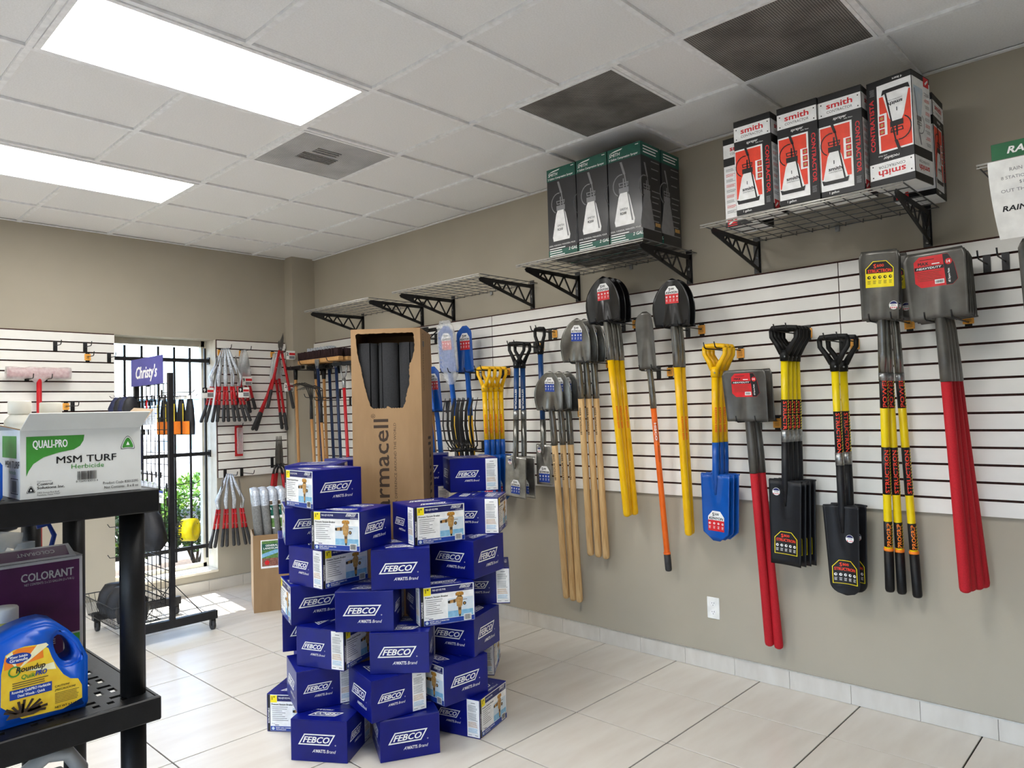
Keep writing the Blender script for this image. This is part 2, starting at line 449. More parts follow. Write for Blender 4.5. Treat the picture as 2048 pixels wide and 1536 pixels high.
# grilles
def grille(name, label, x0, y0, x1, y1, mat):
    t = thing(name, label, 'air vent', ((x0 + x1) / 2, (y0 + y1) / 2, H - .004)); a, b = (x1 - x0) / 2 - .012, (y1 - y0) / 2 - .012
    mb = MB(); f = .014
    for p in ((-a, -b, a, -b + f), (-a, b - f, a, b), (-a, -b + f, -a + f, b - f), (a - f, -b + f, a, b - f)): mb.box(p[0], p[1], -.003, p[2], p[3], .03)
    mb.build('frame', 'grid_white', t)
    mb = MB(); mb.box(-a + f, -b + f, 0, a - f, b - f, .003); mb.build('perforated_plate', mat, t)
    return t, a
g, a = grille('air_diffuser', 'white perforated air diffuser with a louvred square inside', GX, GY + T, GX + T, GY + 2 * T, 'perforated_white')
mb = MB()
for k in range(5): mb.box(-.13, -.02 + k * .022, -.003, .09, -.008 + k * .022, .0)
for k in range(3): mb.box(-.10, -.12 + k * .028, -.003, .05, -.108 + k * .028, .0)
mb.build('louver', 'zinc', g)
grille('return_grille', 'dusty dark return air grille above the black sprayer cartons', GX + T, GY - 1.5 * T, GX + 2 * T, GY - .5 * T, 'perforated_dark')
grille('return_grille', 'dusty dark return air grille above the red sprayer cartons', GX + T, GY - 3 * T, GX + 2 * T, GY - 2 * T, 'perforated_dark')
# --- walls
mb = MB(); mb.box(0, Y0, 0, .15, .26, H + .1); struct(mb.build('wall_right', 'wall_paint'))
WX0, WX1, WZ0, WZ1 = -1.740, -.915, .178, 2.184       # window opening
mb = MB(); mb.box(X0, 0, 0, WX0, .26, H + .1); mb.box(WX1, 0, 0, 0, .26, H + .1); mb.box(WX0, 0, 0, WX1, .26, WZ0 - .02); mb.box(WX0, 0, WZ1, WX1, .26, H + .1)
struct(mb.build('wall_back', 'wall_paint'))
mb = MB(); mb.box(-.238, -.14, 0, 0, 0, H + .02); struct(mb.build('wall_corner', 'wall_paint'))
# the shop front: a row of tall storefront panes in the left wall, out of the picture
SF0, SF1, SFZ = -8.2, -1.6, 2.35
mb = MB(); mb.box(X0 - .15, Y0, 0, X0, SF0, H + .1); mb.box(X0 - .15, SF1, 0, X0, .26, H + .1); mb.box(X0 - .15, SF0, SFZ, X0, SF1, H + .1); mb.box(X0 - .15, SF0, 0, X0, SF1, .12)
struct(mb.build('wall_left', 'wall_paint'))
mb = MB()
for k in range(5): y = SF0 + (SF1 - SF0) * k / 4; mb.box(X0 - .10, y - .03, .12, X0 - .04, y + .03, SFZ)
mb.box(X0 - .10, SF0, SFZ - .05, X0 - .04, SF1, SFZ); mb.box(X0 - .10, SF0, .12, X0 - .04, SF1, .18)
w2 = struct(mb.build('window_2', 'frame_cream'))
for k in range(4):
    a, b = SF0 + (SF1 - SF0) * k / 4 + .025, SF0 + (SF1 - SF0) * (k + 1) / 4 - .025; mb = MB(); mb.box(X0 - .073, a, .17, X0 - .067, b, SFZ - .045); mb.build('pane', 'window_glass', w2)
mb = MB(); mb.box(X0, Y0 - .15, 0, .15, Y0, H + .1); struct(mb.build('wall_front', 'wall_paint'))
# --- tile skirting with a metal edge strip
BH = .092
def skirting(name, p0, p1, inward, ph):
    p0, p1, inward = V(p0), V(p1), V(inward); d = (p1 - p0).normalized(); Ln = (p1 - p0).length
    mb = MB(); q = [p0, p1, p1 + inward * .004, p0 + inward * .004]
    mb.add([V((a.x, a.y, 0)) for a in q] + [V((a.x, a.y, BH)) for a in q], [(3, 2, 1, 0), (4, 5, 6, 7), (0, 1, 5, 4), (1, 2, 6, 5), (2, 3, 7, 6), (3, 0, 4, 7)])
    root = struct(mb.build(name, 'grout_dark'))
    s = -ph
    while s < Ln:
        a, b = max(s, 0) + .001, min(s + .305, Ln) - .001; s += .305
        if b - a < .01: continue
        c0 = p0 + d * a; c1 = p0 + d * b; mb = MB()
        q = [c0 + inward * .002, c1 + inward * .002, c1 + inward * .011, c0 + inward * .011]
        mb.add([V((v.x, v.y, .001)) for v in q] + [V((v.x, v.y, BH)) for v in q], [(3, 2, 1, 0), (4, 5, 6, 7), (0, 1, 5, 4), (1, 2, 6, 5), (2, 3, 7, 6), (3, 0, 4, 7)])
        mb.build('skirting_tile', 'porcelain_base', root)
    mb = MB(); q = [p0, p1, p1 + inward * .013, p0 + inward * .013]
    mb.add([V((a.x, a.y, BH)) for a in q] + [V((a.x, a.y, BH + .006)) for a in q], [(3, 2, 1, 0), (4, 5, 6, 7), (0, 1, 5, 4), (1, 2, 6, 5), (2, 3, 7, 6), (3, 0, 4, 7)])
    mb.build('edge_strip', 'trim_metal', root)
skirting('baseboard_right', (0, -.14, 0), (0, Y0, 0), (-1, 0, 0), .05)
skirting('baseboard_back', (X0, 0, 0), (-.238, 0, 0), (0, -1, 0), .1)
skirting('baseboard_corner', (-.238, -.14, 0), (0, -.14, 0), (0, -1, 0), .1)
skirting('baseboard_return', (-.238, 0, 0), (-.238, -.14, 0), (-1, 0, 0), .1)
# --- window: cream frame, pane, sill, reveal
fd = .2
mb = MB()
mb.box(WX0, fd, WZ0, WX0 + .04, fd + .05, WZ1); mb.box(WX1 - .04, fd, WZ0, WX1, fd + .05, WZ1); mb.box(WX0, fd, WZ1 - .05, WX1, fd + .05, WZ1); mb.box(WX0, fd, WZ0, WX1, fd + .05, WZ0 + .035)
win = struct(mb.build('window_1', 'frame_cream'))
mb = MB(); mb.box(WX0 + .035, fd + .02, WZ0 + .03, WX1 - .035, fd + .026, WZ1 - .045); mb.build('pane', 'window_glass', win)
mb = MB(); mb.bbox(WX0, -.012, WZ0 - .022, WX1, fd, WZ0, .004); mb.build('window_sill', 'sill_cream', win)
mb = MB(); mb.box(WX1 - .0015, .001, WZ0, WX1 - .0005, fd - .016, WZ1)
mb.box(WX1 - .012, fd - .016, WZ0, WX1, fd, WZ1); mb.build('window_stop', 'frame_cream', win)
# --- security bars behind the pane opening
t = thing('window_bars', 'black iron security bars across the tall window', 'window bars', ((WX0 + WX1) / 2, .13, WZ0))
ox, oz = (WX0 + WX1) / 2, WZ0
for k in range(6):
    x = -1.618 + .1328 * k - ox
    mb = MB(); mb.box(x - .008, -.008, .09, x + .008, .008, 2.115 - oz); mb.build('bar', 'black_metal', t)
for z in (2.003, 1.181, .372):
    mb = MB(); mb.box(WX0 - ox + .002, -.013, z - .016 - oz, WX1 - ox - .002, .013, z + .016 - oz); mb.box(WX1 - ox - .012, -.024, z - .03 - oz, WX1 - ox - .001, .024, z + .03 - oz); mb.build('rail', 'black_metal', t)
# --- slatwall: white slats with dark brown grooves, four foot by eight foot boards
def slatwall(label, fn, wd, z0, n, grp='slatwall boards'):
    """fn(u, out, z): u along the board, out from the wall"""
    t = thing('slatwall', label, 'slatwall', fn(0, 0, z0), 0, grp)
    base = V(fn(0, 0, z0))
    p = .0762
    def bx(u0, o0, a, u1, o1, b, mi=0, mb=None):
        c = [V(fn(u, o, z)) - base for z in (a, b) for o in (o0, o1) for u in (u0, u1)]
        mb.add(c, [(0, 2, 3, 1), (4, 5, 7, 6), (0, 1, 5, 4), (2, 6, 7, 3), (0, 4, 6, 2), (1, 3, 7, 5)], mi)
        mb.m[-3] = 0 if mi else mi
    mb = MB(); bx(0, 0, z0, wd, .007, z0 + n * p, 0, mb); mb.build('backing', 'mdf_brown', t)
    mb = MB(); bx(.001, .007, z0, wd - .001, .0195, z0 + p - .0105, 1, mb)
    # front face white, cut edges brown
    for i in range(len(mb.f)):
        vs = [mb.v[j] for j in mb.f[i]]; outs = [abs((V(q) + base - V(fn(0, 0, 0))).dot((V(fn(0, 1, 0)) - V(fn(0, 0, 0))).normalized())) for q in vs]
        mb.m[i] = 0 if min(outs) > .018 else 1
    me = mb.mesh('slat', ['melamine', 'mdf_brown'])
    for k in range(n):
        o = obj('slat', me, t); o.location = (0, 0, k * p)
SZ0, SZ1 = .967, 2.186
for k, (y1, y0) in enumerate([(-.1415, -2.560), (-2.562, -5.000), (-5.002, -7.440)]):
    slatwall(['white slatwall board behind the brooms and forks in the room corner', 'white slatwall board behind the wooden handled shovels', 'white slatwall board behind the red handled shovels'][k],
             (lambda y1: lambda u, o, z: (-o - .001, y1 - u, z))(y1), y1 - y0, SZ0, 16)
slatwall('white slatwall board left of the window with a wrapped red rake', lambda u, o, z: (-4.18 + u, -o - .001, z), 4.18 - 1.740, SZ0, 16)
slatwall('narrow white slatwall board with loppers beside the window', lambda u, o, z: (-.912 + u, -o - .001, z), .912 - .248, SZ0, 16)
# --- wall socket
t = thing('wall_outlet', 'white double power socket low on the wall under the shovels', 'outlet', (0, -4.241, .346))
mb = MB(); mb.bbox(-.006, -.038, -.06, .0, .038, .06, .003); mb.build('cover_plate', 'card_white', t)
for s in (-1, 1):
    mb = MB(); mb.prism([(.017 * math.cos(a * PI / 8), s * .024 + .014 * math.sin(a * PI / 8)) for a in range(16)], lambda u, v, q: V((-q, -u, v)), .005, .0075); r = mb.build('receptacle', 'ink_white', t)
    mb = MB()
    for u, h in ((-.0065, .008), (.0065, .0065)): mb.box(-.0079, u - .0012, s * .024 + .001, -.0074, u + .0012, s * .024 + .001 + h)
    mb.box(-.0079, -.002, s * .024 - .0095, -.0074, .002, s * .024 - .0055); mb.build('slot', 'ink_black', r)
# ================================================================== blue valve cartons round the tall carton
def quadface(o, L, W, Hh):
    """maps onto the four upright faces of a carton centred at o (local): 1 = -y, 2 = +x, 3 = +y, 4 = -x; and the top"""
    a, b = L / 2, W / 2
    return {1: plane_map((-a, -b, 0), (1, 0, 0), (0, 0, 1)), 2: plane_map((a, -b, 0), (0, 1, 0), (0, 0, 1)),
            3: plane_map((a, b, 0), (-1, 0, 0), (0, 0, 1)), 4: plane_map((-a, b, 0), (0, -1, 0), (0, 0, 1)),
            5: plane_map((-a, -b, Hh), (1, 0, 0), (0, 1, 0))}
def febco_logo(p, u, v, wd, h, sub=True, lay=0):
    s = h * .62
    p.ring([(u, v), (u + wd - s, v), (u + wd, v + h), (u + s, v + h)], h * .11, 'ink_white', lay)
    p.text('FEBCO', u + s * .78, v + h * .22, h * .56, 'ink_white', lay, bold=.05, shear=.38, fit=wd - s * 1.72)
    if sub:
        p.text('A', u + wd * .38, v - h * .66, h * .30, 'ink_white', lay, shear=.3)
        p.text('WATTS', u + wd * .47, v - h * .66, h * .30, 'ink_white', lay, bold=.035, fit=wd * .26)
        p.text('Brand', u + wd * .76, v - h * .66, h * .30, 'ink_white', lay, shear=.3, fit=wd * .25)
        p.ring([(u + wd * 1.0 + h * .06 * math.cos(k * PI / 4), v + h * .06 + h * .06 * math.sin(k * PI / 4)) for k in range(8)], h * .02, 'ink_white', lay)
    return p
BL, BW, BHt = .260, .258, .1765
def make_valve_box():
    t = thing('valve_carton', '', 'carton')
    mb = MB(); a, b = BL / 2, BW / 2
    mb.bbox(-a, -b, 0, a, b, BHt - .0028, .0015); mb.build('body', 'febco_blue', t)
    for s in (-1, 1):
        mb = MB(); mb.bbox(-a + .0005, -b if s < 0 else .0012, BHt - .003, a - .0005, -.0012 if s < 0 else b, BHt, .0008); mb.build('flap', 'febco_blue', t)
    F = quadface(t, BL, BW, BHt)
    # product label
    p = PR(); m = .004; w1, h1 = BL - m, BHt - m
    p.rect(m, m, w1, h1, 'ink_white', 0)
    for k in range(6): p.rect(.13 + .0 * k, .028 + k * .014, w1 - .006, .028 + (k + 1) * .014, 'ink_sky' if k < 2 else 'ink_palesky', 1)
    p.rect(m, m, .017, h1, 'ink_black', 2); p.text('NON-POTABLE', .0135, .04, .0075, 'ink_white', 3, bold=.04, rot=PI / 2)
    p.rect(.052, .142, w1 - .005, h1 - .003, 'ink_navy', 2); p.rect(.018, .136, .051, h1 - .003, 'ink_yellow', 2)
    p.text('1"', .026, .148, .017, 'ink_black', 3, bold=.03); p.text('765-QT-FZ PVB', .058, .154, .0075, 'ink_white', 3, bold=.03, fit=.062)
    febco_logo(p, .185, .154, .056, .0135, False, 3); p.text('A WATTS Brand', .21, .1455, .004, 'ink_white', 3, shear=.3)
    p.text('Pressure Vacuum Breaker', .024, .124, .0085, 'ink_black', 3, bold=.03, fit=.107)
    for k, (ww) in enumerate((.078, .074, .05, .066, .05, .064, .074, .08)): p.rect(.027, .114 - k * .0088, .027 + ww, .1165 - k * .0088, 'ink_grey', 3)
    p.rect(.018, m + .001, w1 - .001, .026, 'ink_blue', 2); p.disc(.031, .0155, .0072, 'ink_palesky', 3, 14)
    p.text('SMART AND CONNECTED', .044, .0165, .0055, 'ink_white', 3, bold=.04); p.text('TECHNOLOGY', .044, .0085, .0055, 'ink_white', 3, bold=.04)
    p.bars(.208, .010, .238, .033, lay=3); p.text('Watts', .024, .036, .005, 'ink_grey', 3); p.rect(.04, .030, .06, .033, 'ink_navy', 3)
    # brass valve picture
    cx, cy = .186, .092
    p.poly([(cx - .014, cy - .018), (cx + .012, cy - .018), (cx + .016, cy + .018), (cx + .010, cy + .028), (cx - .010, cy + .028), (cx - .016, cy + .018)], 'ink_tan', 4)
    p.poly([(cx - .018, cy + .030), (cx + .018, cy + .030), (cx + .020, cy + .040), (cx + .012, cy + .046), (cx - .012, cy + .046), (cx - .020, cy + .040)], 'ink_brass', 5)
    p.rect(cx - .010, cy + .024, cx + .010, cy + .031, 'ink_tan', 4)
    p.poly([(cx - .052, cy - .002), (cx - .016, cy + .002), (cx - .016, cy + .016), (cx - .050, cy + .012)], 'ink_tan', 4)
    p.rect(cx - .056, cy + .0, cx - .045, cy + .011, 'ink_black', 5); p.rect(cx - .030, cy - .001, cx - .021, cy + .013, 'ink_brown', 5)
    p.poly([(cx - .009, cy - .018), (cx + .008, cy - .018), (cx + .006, cy - .055), (cx - .006, cy - .055)], 'ink_tan', 4)
    p.rect(cx - .006, cy - .036, cx + .006, cy - .024, 'ink_brown', 5); p.rect(cx - .004, cy - .064, cx + .004, cy - .055, 'ink_black', 5)
    p.disc(cx + .023, cy - .008, .008, 'ink_black', 5, 10); p.disc(cx + .023, cy - .008, .004, 'ink_tan', 6, 8); p.rect(cx + .014, cy + .008, cx + .036, cy + .011, 'ink_grey', 4)
    p.build('product_label', F[1], t)
    febco_logo(PR(), .034, .073, .172, .044).build('logo_print', F[2], t)
    febco_logo(PR(), .034, .070, .172, .047).build('logo_print', F[3], t)
    febco_logo(PR(), .028, .077, .128, .035).build('logo_print', F[4], t)
    p = PR(); p.rect(.192, .005, BW - .001, BHt - .005, 'ink_white', 0); p.lines(.197, .146, .05, 6, .0052, .002, 'ink_grey', 1, seed=2)
    p.lines(.197, .112, .05, 7, .0052, .002, 'ink_grey', 1, seed=5); p.lines(.197, .072, .05, 5, .0052, .002, 'ink_tan', 1, seed=6); p.lines(.197, .043, .05, 4, .0052, .002, 'ink_sky', 1, seed=7)
    p.rect(.197, .012, .215, .0145, 'ink_grey', 1); p.rect(.232, .012, .248, .0145, 'ink_grey', 1)
    p.rect(.214, .155, .236, .158, 'ink_grey', 1)
    p.build('text_strip', F[4], t)
    febco_logo(PR(), .05, .038, .15, .042).build('logo_print', F[5], t)
    febco_logo(PR(), .05, .172, .15, .042).build('logo_print', F[5], t)
    return t
vb0 = make_valve_box(); used = [False]
course = ['bottom', 'second', 'third', 'fourth', 'fifth', 'sixth', 'top']
BOXES = [  # course, x, y, turn in degrees, what sets it apart
 (0, -1.938, -3.391, 123, 'bottom course with a logo side square to the shelving rack'),
 (0, -1.707, -3.624, 152, 'bottom course, its plain logo side under the column of logo sides'),
 (0, -1.363, -3.682, 16, 'bottom course with its label side to the shovel wall'),
 (0, -1.862, -3.034, 305, 'bottom course, pushed out behind with a yellow cornered label'),
 (1, -1.902, -3.244, 70, 'second course over the yellow cornered floor carton'),
 (1, -1.766, -3.576, 77, 'second course with a text strip beside a half hidden label'),
 (1, -1.471, -3.660, 267, 'second course with only half of its valve picture showing'),
 (1, -1.170, -3.500, 38, 'second course on the shovel wall side, label nearly edge on'),
 (2, -1.851, -3.314, 21, 'third course with text strip and shaded label meeting at the corner'),
 (2, -1.690, -3.604, 134, 'third course showing one square plain logo side'),
 (2, -1.349, -3.636, 198, 'third course with two logo sides under the full valve label'),
 (2, -1.790, -2.970, 151, 'third course, tucked behind the shining carton end'),
 (3, -1.867, -3.138, 251, 'fourth course, its label end bright with window glare'),
 (3, -1.776, -3.479, 132, 'fourth course showing one large logo over the shaded label carton'),
 (3, -1.509, -3.650, 336, 'fourth course with a full bright valve label'),
 (3, -1.136, -3.566, 45, 'fourth course sticking out to the shovel wall with its text strip'),
 (4, -1.856, -3.261, 4, 'fifth course with its label in the shade of the carton above'),
 (4, -1.664, -3.570, 140, 'fifth course showing one square logo side in the middle'),
 (4, -1.323, -3.646, 192, 'fifth course with two logo sides meeting at a corner'),
 (4, -1.757, -2.878, 152, 'fifth course, peeping out by the felt roll carton'),
 (5, -1.829, -3.419, 292, 'sixth course with a full valve label and a logo side'),
 (5, -1.511, -3.585, 344, 'sixth course in front of the tall carton, bright valve label'),
 (5, -1.840, -3.085, 244, 'sixth course, dark logo side under the top label carton'),
 (5, -1.183, -3.581, 35, 'sixth course with text strip next to an edge on label'),
 (6, -1.854, -3.222, 269, 'top course with a pale label end and a large logo'),
 (6, -1.019, -3.354, 57, 'top course on the shovel side with logo and text strip'),
 (6, -1.696, -2.912, 134, 'top course just behind the pale label carton'),
 (6, -1.350, -2.745, 80, 'top course behind the tall brown carton by the broom handles'),
 (6, -0.930, -2.880, 137, 'top course half hidden by the tall brown carton'),
]
for k in range(6):
    if k not in (2, 4): BOXES.append((k, -1.57, -2.785 + .004 * k, 90 + 2 * (k % 3), 'far side, by the brooms'))
    BOXES.append((k, -1.29, -2.76, 92 - 3 * (k % 3), 'far side, behind the tall carton')); BOXES.append((k, -0.985, -2.90 + .01 * (k % 2), 62 + 3 * (k % 3), 'far side, by the hay forks'))
for lev, x, y, a, d in BOXES:
    t = vb0 if not used[0] else copy_tree(vb0); used[0] = True
    t.location = (x, y, lev * .177 + .0005); t.rotation_euler = (0, 0, math.radians(a))
    t['group'] = 'blue valve cartons stacked round the tall carton'
    t['label'] = 'blue carton in the ' + d if not d.startswith('far') else 'blue carton of the %s course on the %s' % (course[lev], d)
# ================================================================== tall brown carton of pipe insulation
AW, AD, AH = .357, .348, 1.92
am = M.Translation(V((-1.386, -3.170, .0005))) @ M.Rotation(math.radians(-48.7), 4, 'Z')
arm = thing('tube_carton', 'tall brown corrugated carton with a torn opening full of black foam tubes', 'carton', mw=am)
a, b = AW / 2, AD / 2; th = .004
rnd = random.Random(4)
left = [(.024, .030), (.027, .06), (.031, .12), (.040, .165), (.050, .20), (.055, .235), (.066, .29), (.078, .335), (.094, .392), (.106, .403)]
right = [(.262, .401), (.272, .382), (.282, .335), (.297, .274), (.298, .225), (.295, .19), (.309, .165), (.322, .12), (.326, .075), (.322, .03)]
def jag(pts, s):
    out = []
    for p, q in zip(pts, pts[1:]):
        n = 5
        for i in range(n):
            t_ = i / n; out.append((p[0] + (q[0] - p[0]) * t_ + rnd.uniform(-s, s), p[1] + (q[1] - p[1]) * t_ + rnd.uniform(-s, s)))
    return out + [pts[-1]]
jl, jr = jag(left, .0012), jag(right, .0022)
bot = [(.106 + (.262 - .106) * i / 24, .403 + (.003 if i % 2 else 0)) for i in range(1, 24)]
bot[11:14] = [(.176, .400), (.182, .394), (.190, .398)]
fm = plane_map((-a, -b, AH), (1, 0, 0), (0, 0, -1))
ff = lambda u, v, t_: V((-a + u, -b + t_, AH - v))
mb = MB()
L_ = [(0, 0), (0, .43)] + [(.106, .43)] + list(reversed(jl)) + [(.024, 0)]
mb.prism(L_, ff, 0, th)
R_ = [(AW, 0), (.322, 0)] + list(reversed(jr)) + [(.262, .43), (AW, .43)]
mb.prism(R_, ff, 0, th)
mb.prism([(.106, .43), (.106, .403)] + bot + [(.262, .401), (.262, .43)], ff, 0, th)
mb.prism([(.024, 0)] + [(.024, .03)] + [(.03 + .29 * i / 30, .022 + rnd.uniform(-.002, .002)) for i in range(31)] + [(.322, .03), (.322, 0)], ff, 0, th)
mb.prism([(0, .43), (0, AH), (AW, AH), (AW, .43)], ff, 0, th)
mb.build('front_panel', 'kraft', arm)
mb = MB(); mb.box(a - th, -b + th, 0, a, b, AH); mb.build('side_panel', 'kraft', arm)
mb = MB(); mb.box(-a, -b + th, 0, -a + th, b, AH); mb.build('side_panel', 'kraft', arm)
mb = MB(); mb.box(-a + th, b - th, 0, a - th, b, AH); mb.build('back_panel', 'kraft', arm)
mb = MB(); mb.box(-a + th, -b + th, .0, a - th, b - th, th); mb.build('bottom_panel', 'kraft', arm)
for s in (-1, 1):
    mb = MB(); mb.box(-a + .001, -b + .001 if s < 0 else .002, AH - .003, a - .001, -.002 if s < 0 else b - .001, AH + .001, mx=M.Identity(4)); mb.build('flap', 'kraft', arm)
p = PR(); p.text('armacell', .183, .0, .078, 'ink_kraftblack', 0, rot=PI / 2, bold=.02, fit=.46)
p.text('®', .118, .466, .022, 'ink_kraftblack', 0, rot=PI / 2)
p.text('MAKING A DIFFERENCE AROUND THE WORLD', .222, -.06, .0125, 'ink_kraftblack', 0, rot=PI / 2, fit=.50)
p.build('lettering', plane_map((-a, -b, AH - .92), (1, 0, 0), (0, 0, 1)), arm)
p = PR(); p.text('armacell', .27, -.1, .10, 'ink_kraftblack', 0, rot=PI / 2, bold=.02, fit=.46); p.text('www.armacell.us', .09, .60, .035, 'ink_kraftblack', 0, rot=PI / 2, fit=.30); p.rect(.06, .83, .11, .86, 'ink_black', 0)
p.build('lettering', plane_map((a, -b, AH - .92), (0, 1, 0), (0, 0, 1)), arm)
# foam tubes
mb = MB(); R0, R1 = .051, .024; n = 22
prof = [(R0, 0), (R0, 1.845), (R1, 1.845), (R1, 1.70)]
vs = []
for r_, z_ in prof:
    for j in range(n + 1):
        w_ = .06 + (2 * PI - .12) * j / n; vs.append(V((r_ * math.cos(w_), r_ * math.sin(w_), z_)))
mb.add(vs, [[i * (n + 1) + j, i * (n + 1) + j + 1, (i + 1) * (n + 1) + j + 1, (i + 1) * (n + 1) + j] for i in range(3) for j in range(n)], 0, True)
for j in (0, n): mb.add([vs[j], vs[n + 1 + j], vs[2 * (n + 1) + j], V((vs[2 * (n + 1) + j].x, vs[2 * (n + 1) + j].y, 0))], [(0, 1, 2, 3)])
tube = mb.mesh('insulation_tube', 'foam_black')
for i in range(3):
    for j in range(3):
        lx, ly = -.107 + i * .107, -.105 + j * .106
        q = am @ V((lx, ly, .006)); o = obj('insulation_tube', tube); o.location = q
        o.rotation_euler = (0, 0, math.radians(-48.7 - 90 + [25, -30, 15][i] + j * 60))
        tag(o, 'black foam tube in the %s row of the tall carton, %s' % (['front', 'middle', 'rear'][j], ['at the window side', 'in the middle', 'at the shovel side'][i]), 'foam tube', 'foam tubes in the tall carton')
# ================================================================== sprayer cartons on the wire shelves
def sprayer(p, cx, v0, h, body, lines, lay=2, flip=False):
    """drawing of a pump sprayer: tank, pump, hose, wand"""
    w_ = h * .20
    T_ = lambda pts: [(cx + x * h, v0 + y * h) for x, y in pts]
    p.poly(T_([(-.17, 0), (.17, 0), (.185, .07), (.17, .13), (.10, .44), (.07, .50), (-.07, .50), (-.10, .44), (-.17, .13), (-.185, .07)]), body, lay)
    p.poly(T_([(-.09, .50), (.09, .50), (.09, .58), (-.09, .58)]), lines, lay + 1)
    p.ring(T_([(-.08, .60), (.08, .60), (.09, .66), (-.09, .66)]), h * .014, lines, lay + 1)
    p.poly(T_([(-.012, .58), (.012, .58), (.012, .72), (-.012, .72)]), lines, lay + 1)
    p.poly(T_([(.13, .05), (.155, .05), (.03, .80), (.01, .80)]), lines, lay + 2)
    p.poly(T_([(.0, .78), (.04, .78), (-.02, .98), (-.06, .98)]), lines, lay + 2)
    for k in range(9):
        a0, a1 = PI * (.45 + .1 * k), PI * (.45 + .1 * (k + 1))
        if a1 > 1.5 * PI: break
        q = [(-.04 + r_ * math.cos(t_), .62 + r_ * 1.1 * math.sin(t_)) for r_, t_ in ((.16, a0), (.16, a1), (.145, a1), (.145, a0))]
        p.poly(T_(q), lines, lay + 1)
    return p
def carton(name, label, cat, W_, D_, H_, mat, loc, rz=0, group=None, parts=True):
    t = thing(name, label, cat, loc, rz, group); mb = MB(); mb.bbox(-W_ / 2, -D_ / 2, 0, W_ / 2, D_ / 2, H_ - .0025, .002); mb.build('body', mat, t)
    for s in (-1, 1):
        mb = MB(); mb.bbox(-W_ / 2, -D_ / 2 if s < 0 else .001, H_ - .0027, W_ / 2, -.001 if s < 0 else D_ / 2, H_, .0006); mb.build('flap', mat, t)
    return t, quadface(t, W_, D_, H_)
pm('carton_charcoal', (36, 36, 39), (31, 31, 34), 12, .35, coat=.2)
SZ = 2.3635
W2, D2, H2 = .213, .186, .522
proto = None
for r in range(2):
    for k in range(3):
        loc = (-.44 + r * .2, -3.664 - k * .2185, SZ)
        lab = 'black and green two gallon sprayer carton, %s, in the %s row on the wire shelf' % (['at the left end away from the red cartons', 'in the middle', 'at the end near the red cartons'][k], ['front', 'back'][r])
        lab = 'black green sprayer carton %s of the %s row' % (['at the corner end', 'in the middle', 'at the red carton end'][k], ['front', 'back'][r])
        if proto is None:
            t, F = carton('sprayer_carton', lab, 'carton', W2, D2, H2, 'carton_charcoal', loc, -PI / 2, 'black sprayer cartons on the wire shelf')
            p = PR(); p.rect(.001, .45, W2 - .001, H2 - .001, 'ink_darkgreen', 0)
            p.text('SMITH', .012, .478, .018, 'ink_white', 1, bold=.02, shear=.2); p.poly([(.01, .498), (.09, .505), (.10, .512), (.05, .508)], 'ink_white', 1)
            p.text('2 Gallon Compression Sprayer', .010, .458, .0115, 'ink_white', 1, bold=.03, fit=.185); p.rect(.18, .508, .2, .512, 'ink_white', 1)
            sprayer(p, .10, .095, .35, 'ink_white', 'ink_grey'); p.text('SMITH', .072, .175, .013, 'ink_grey', 5, bold=.02); p.text('R200', .074, .153, .014, 'ink_black', 5, bold=.03)
            p.text('IDEAL FOR/IDEAL PARA/IDÉAL POUR', .008, .066, .009, 'ink_white', 2, shear=.2, fit=.19)
            p.rect(.001, .001, W2 - .001, .045, 'ink_darkgreen', 0); p.lines(.01, .056, .12, 4, .013, .005, 'ink_white', 2, .3); p.text('2 GAL', .15, .03, .017, 'ink_white', 2, bold=.03, shear=.2)
            p.build('front_print', F[1], t)
            p = PR(); p.rect(.001, .45, D2 - .001, H2 - .001, 'ink_darkgreen', 0); p.lines(.02, .505, .15, 3, .016, .006, 'ink_white', 1, .2)
            sprayer(p, .045, .06, .36, 'ink_grey', 'ink_grey')
            for k2, v in enumerate((.43, .39, .34, .27, .24, .21, .17, .14, .11, .06)): p.rect(.095, v, .175 - .01 * (k2 % 3), v + .005, 'ink_grey', 1)
            p.rect(.12, .085, .17, .105, 'ink_tan', 1)
            p.build('side_print', F[2], t); proto = t
        else:
            t = copy_tree(proto); t.location = loc; t['label'] = lab
W1, D1, H1 = .178, .170, .442
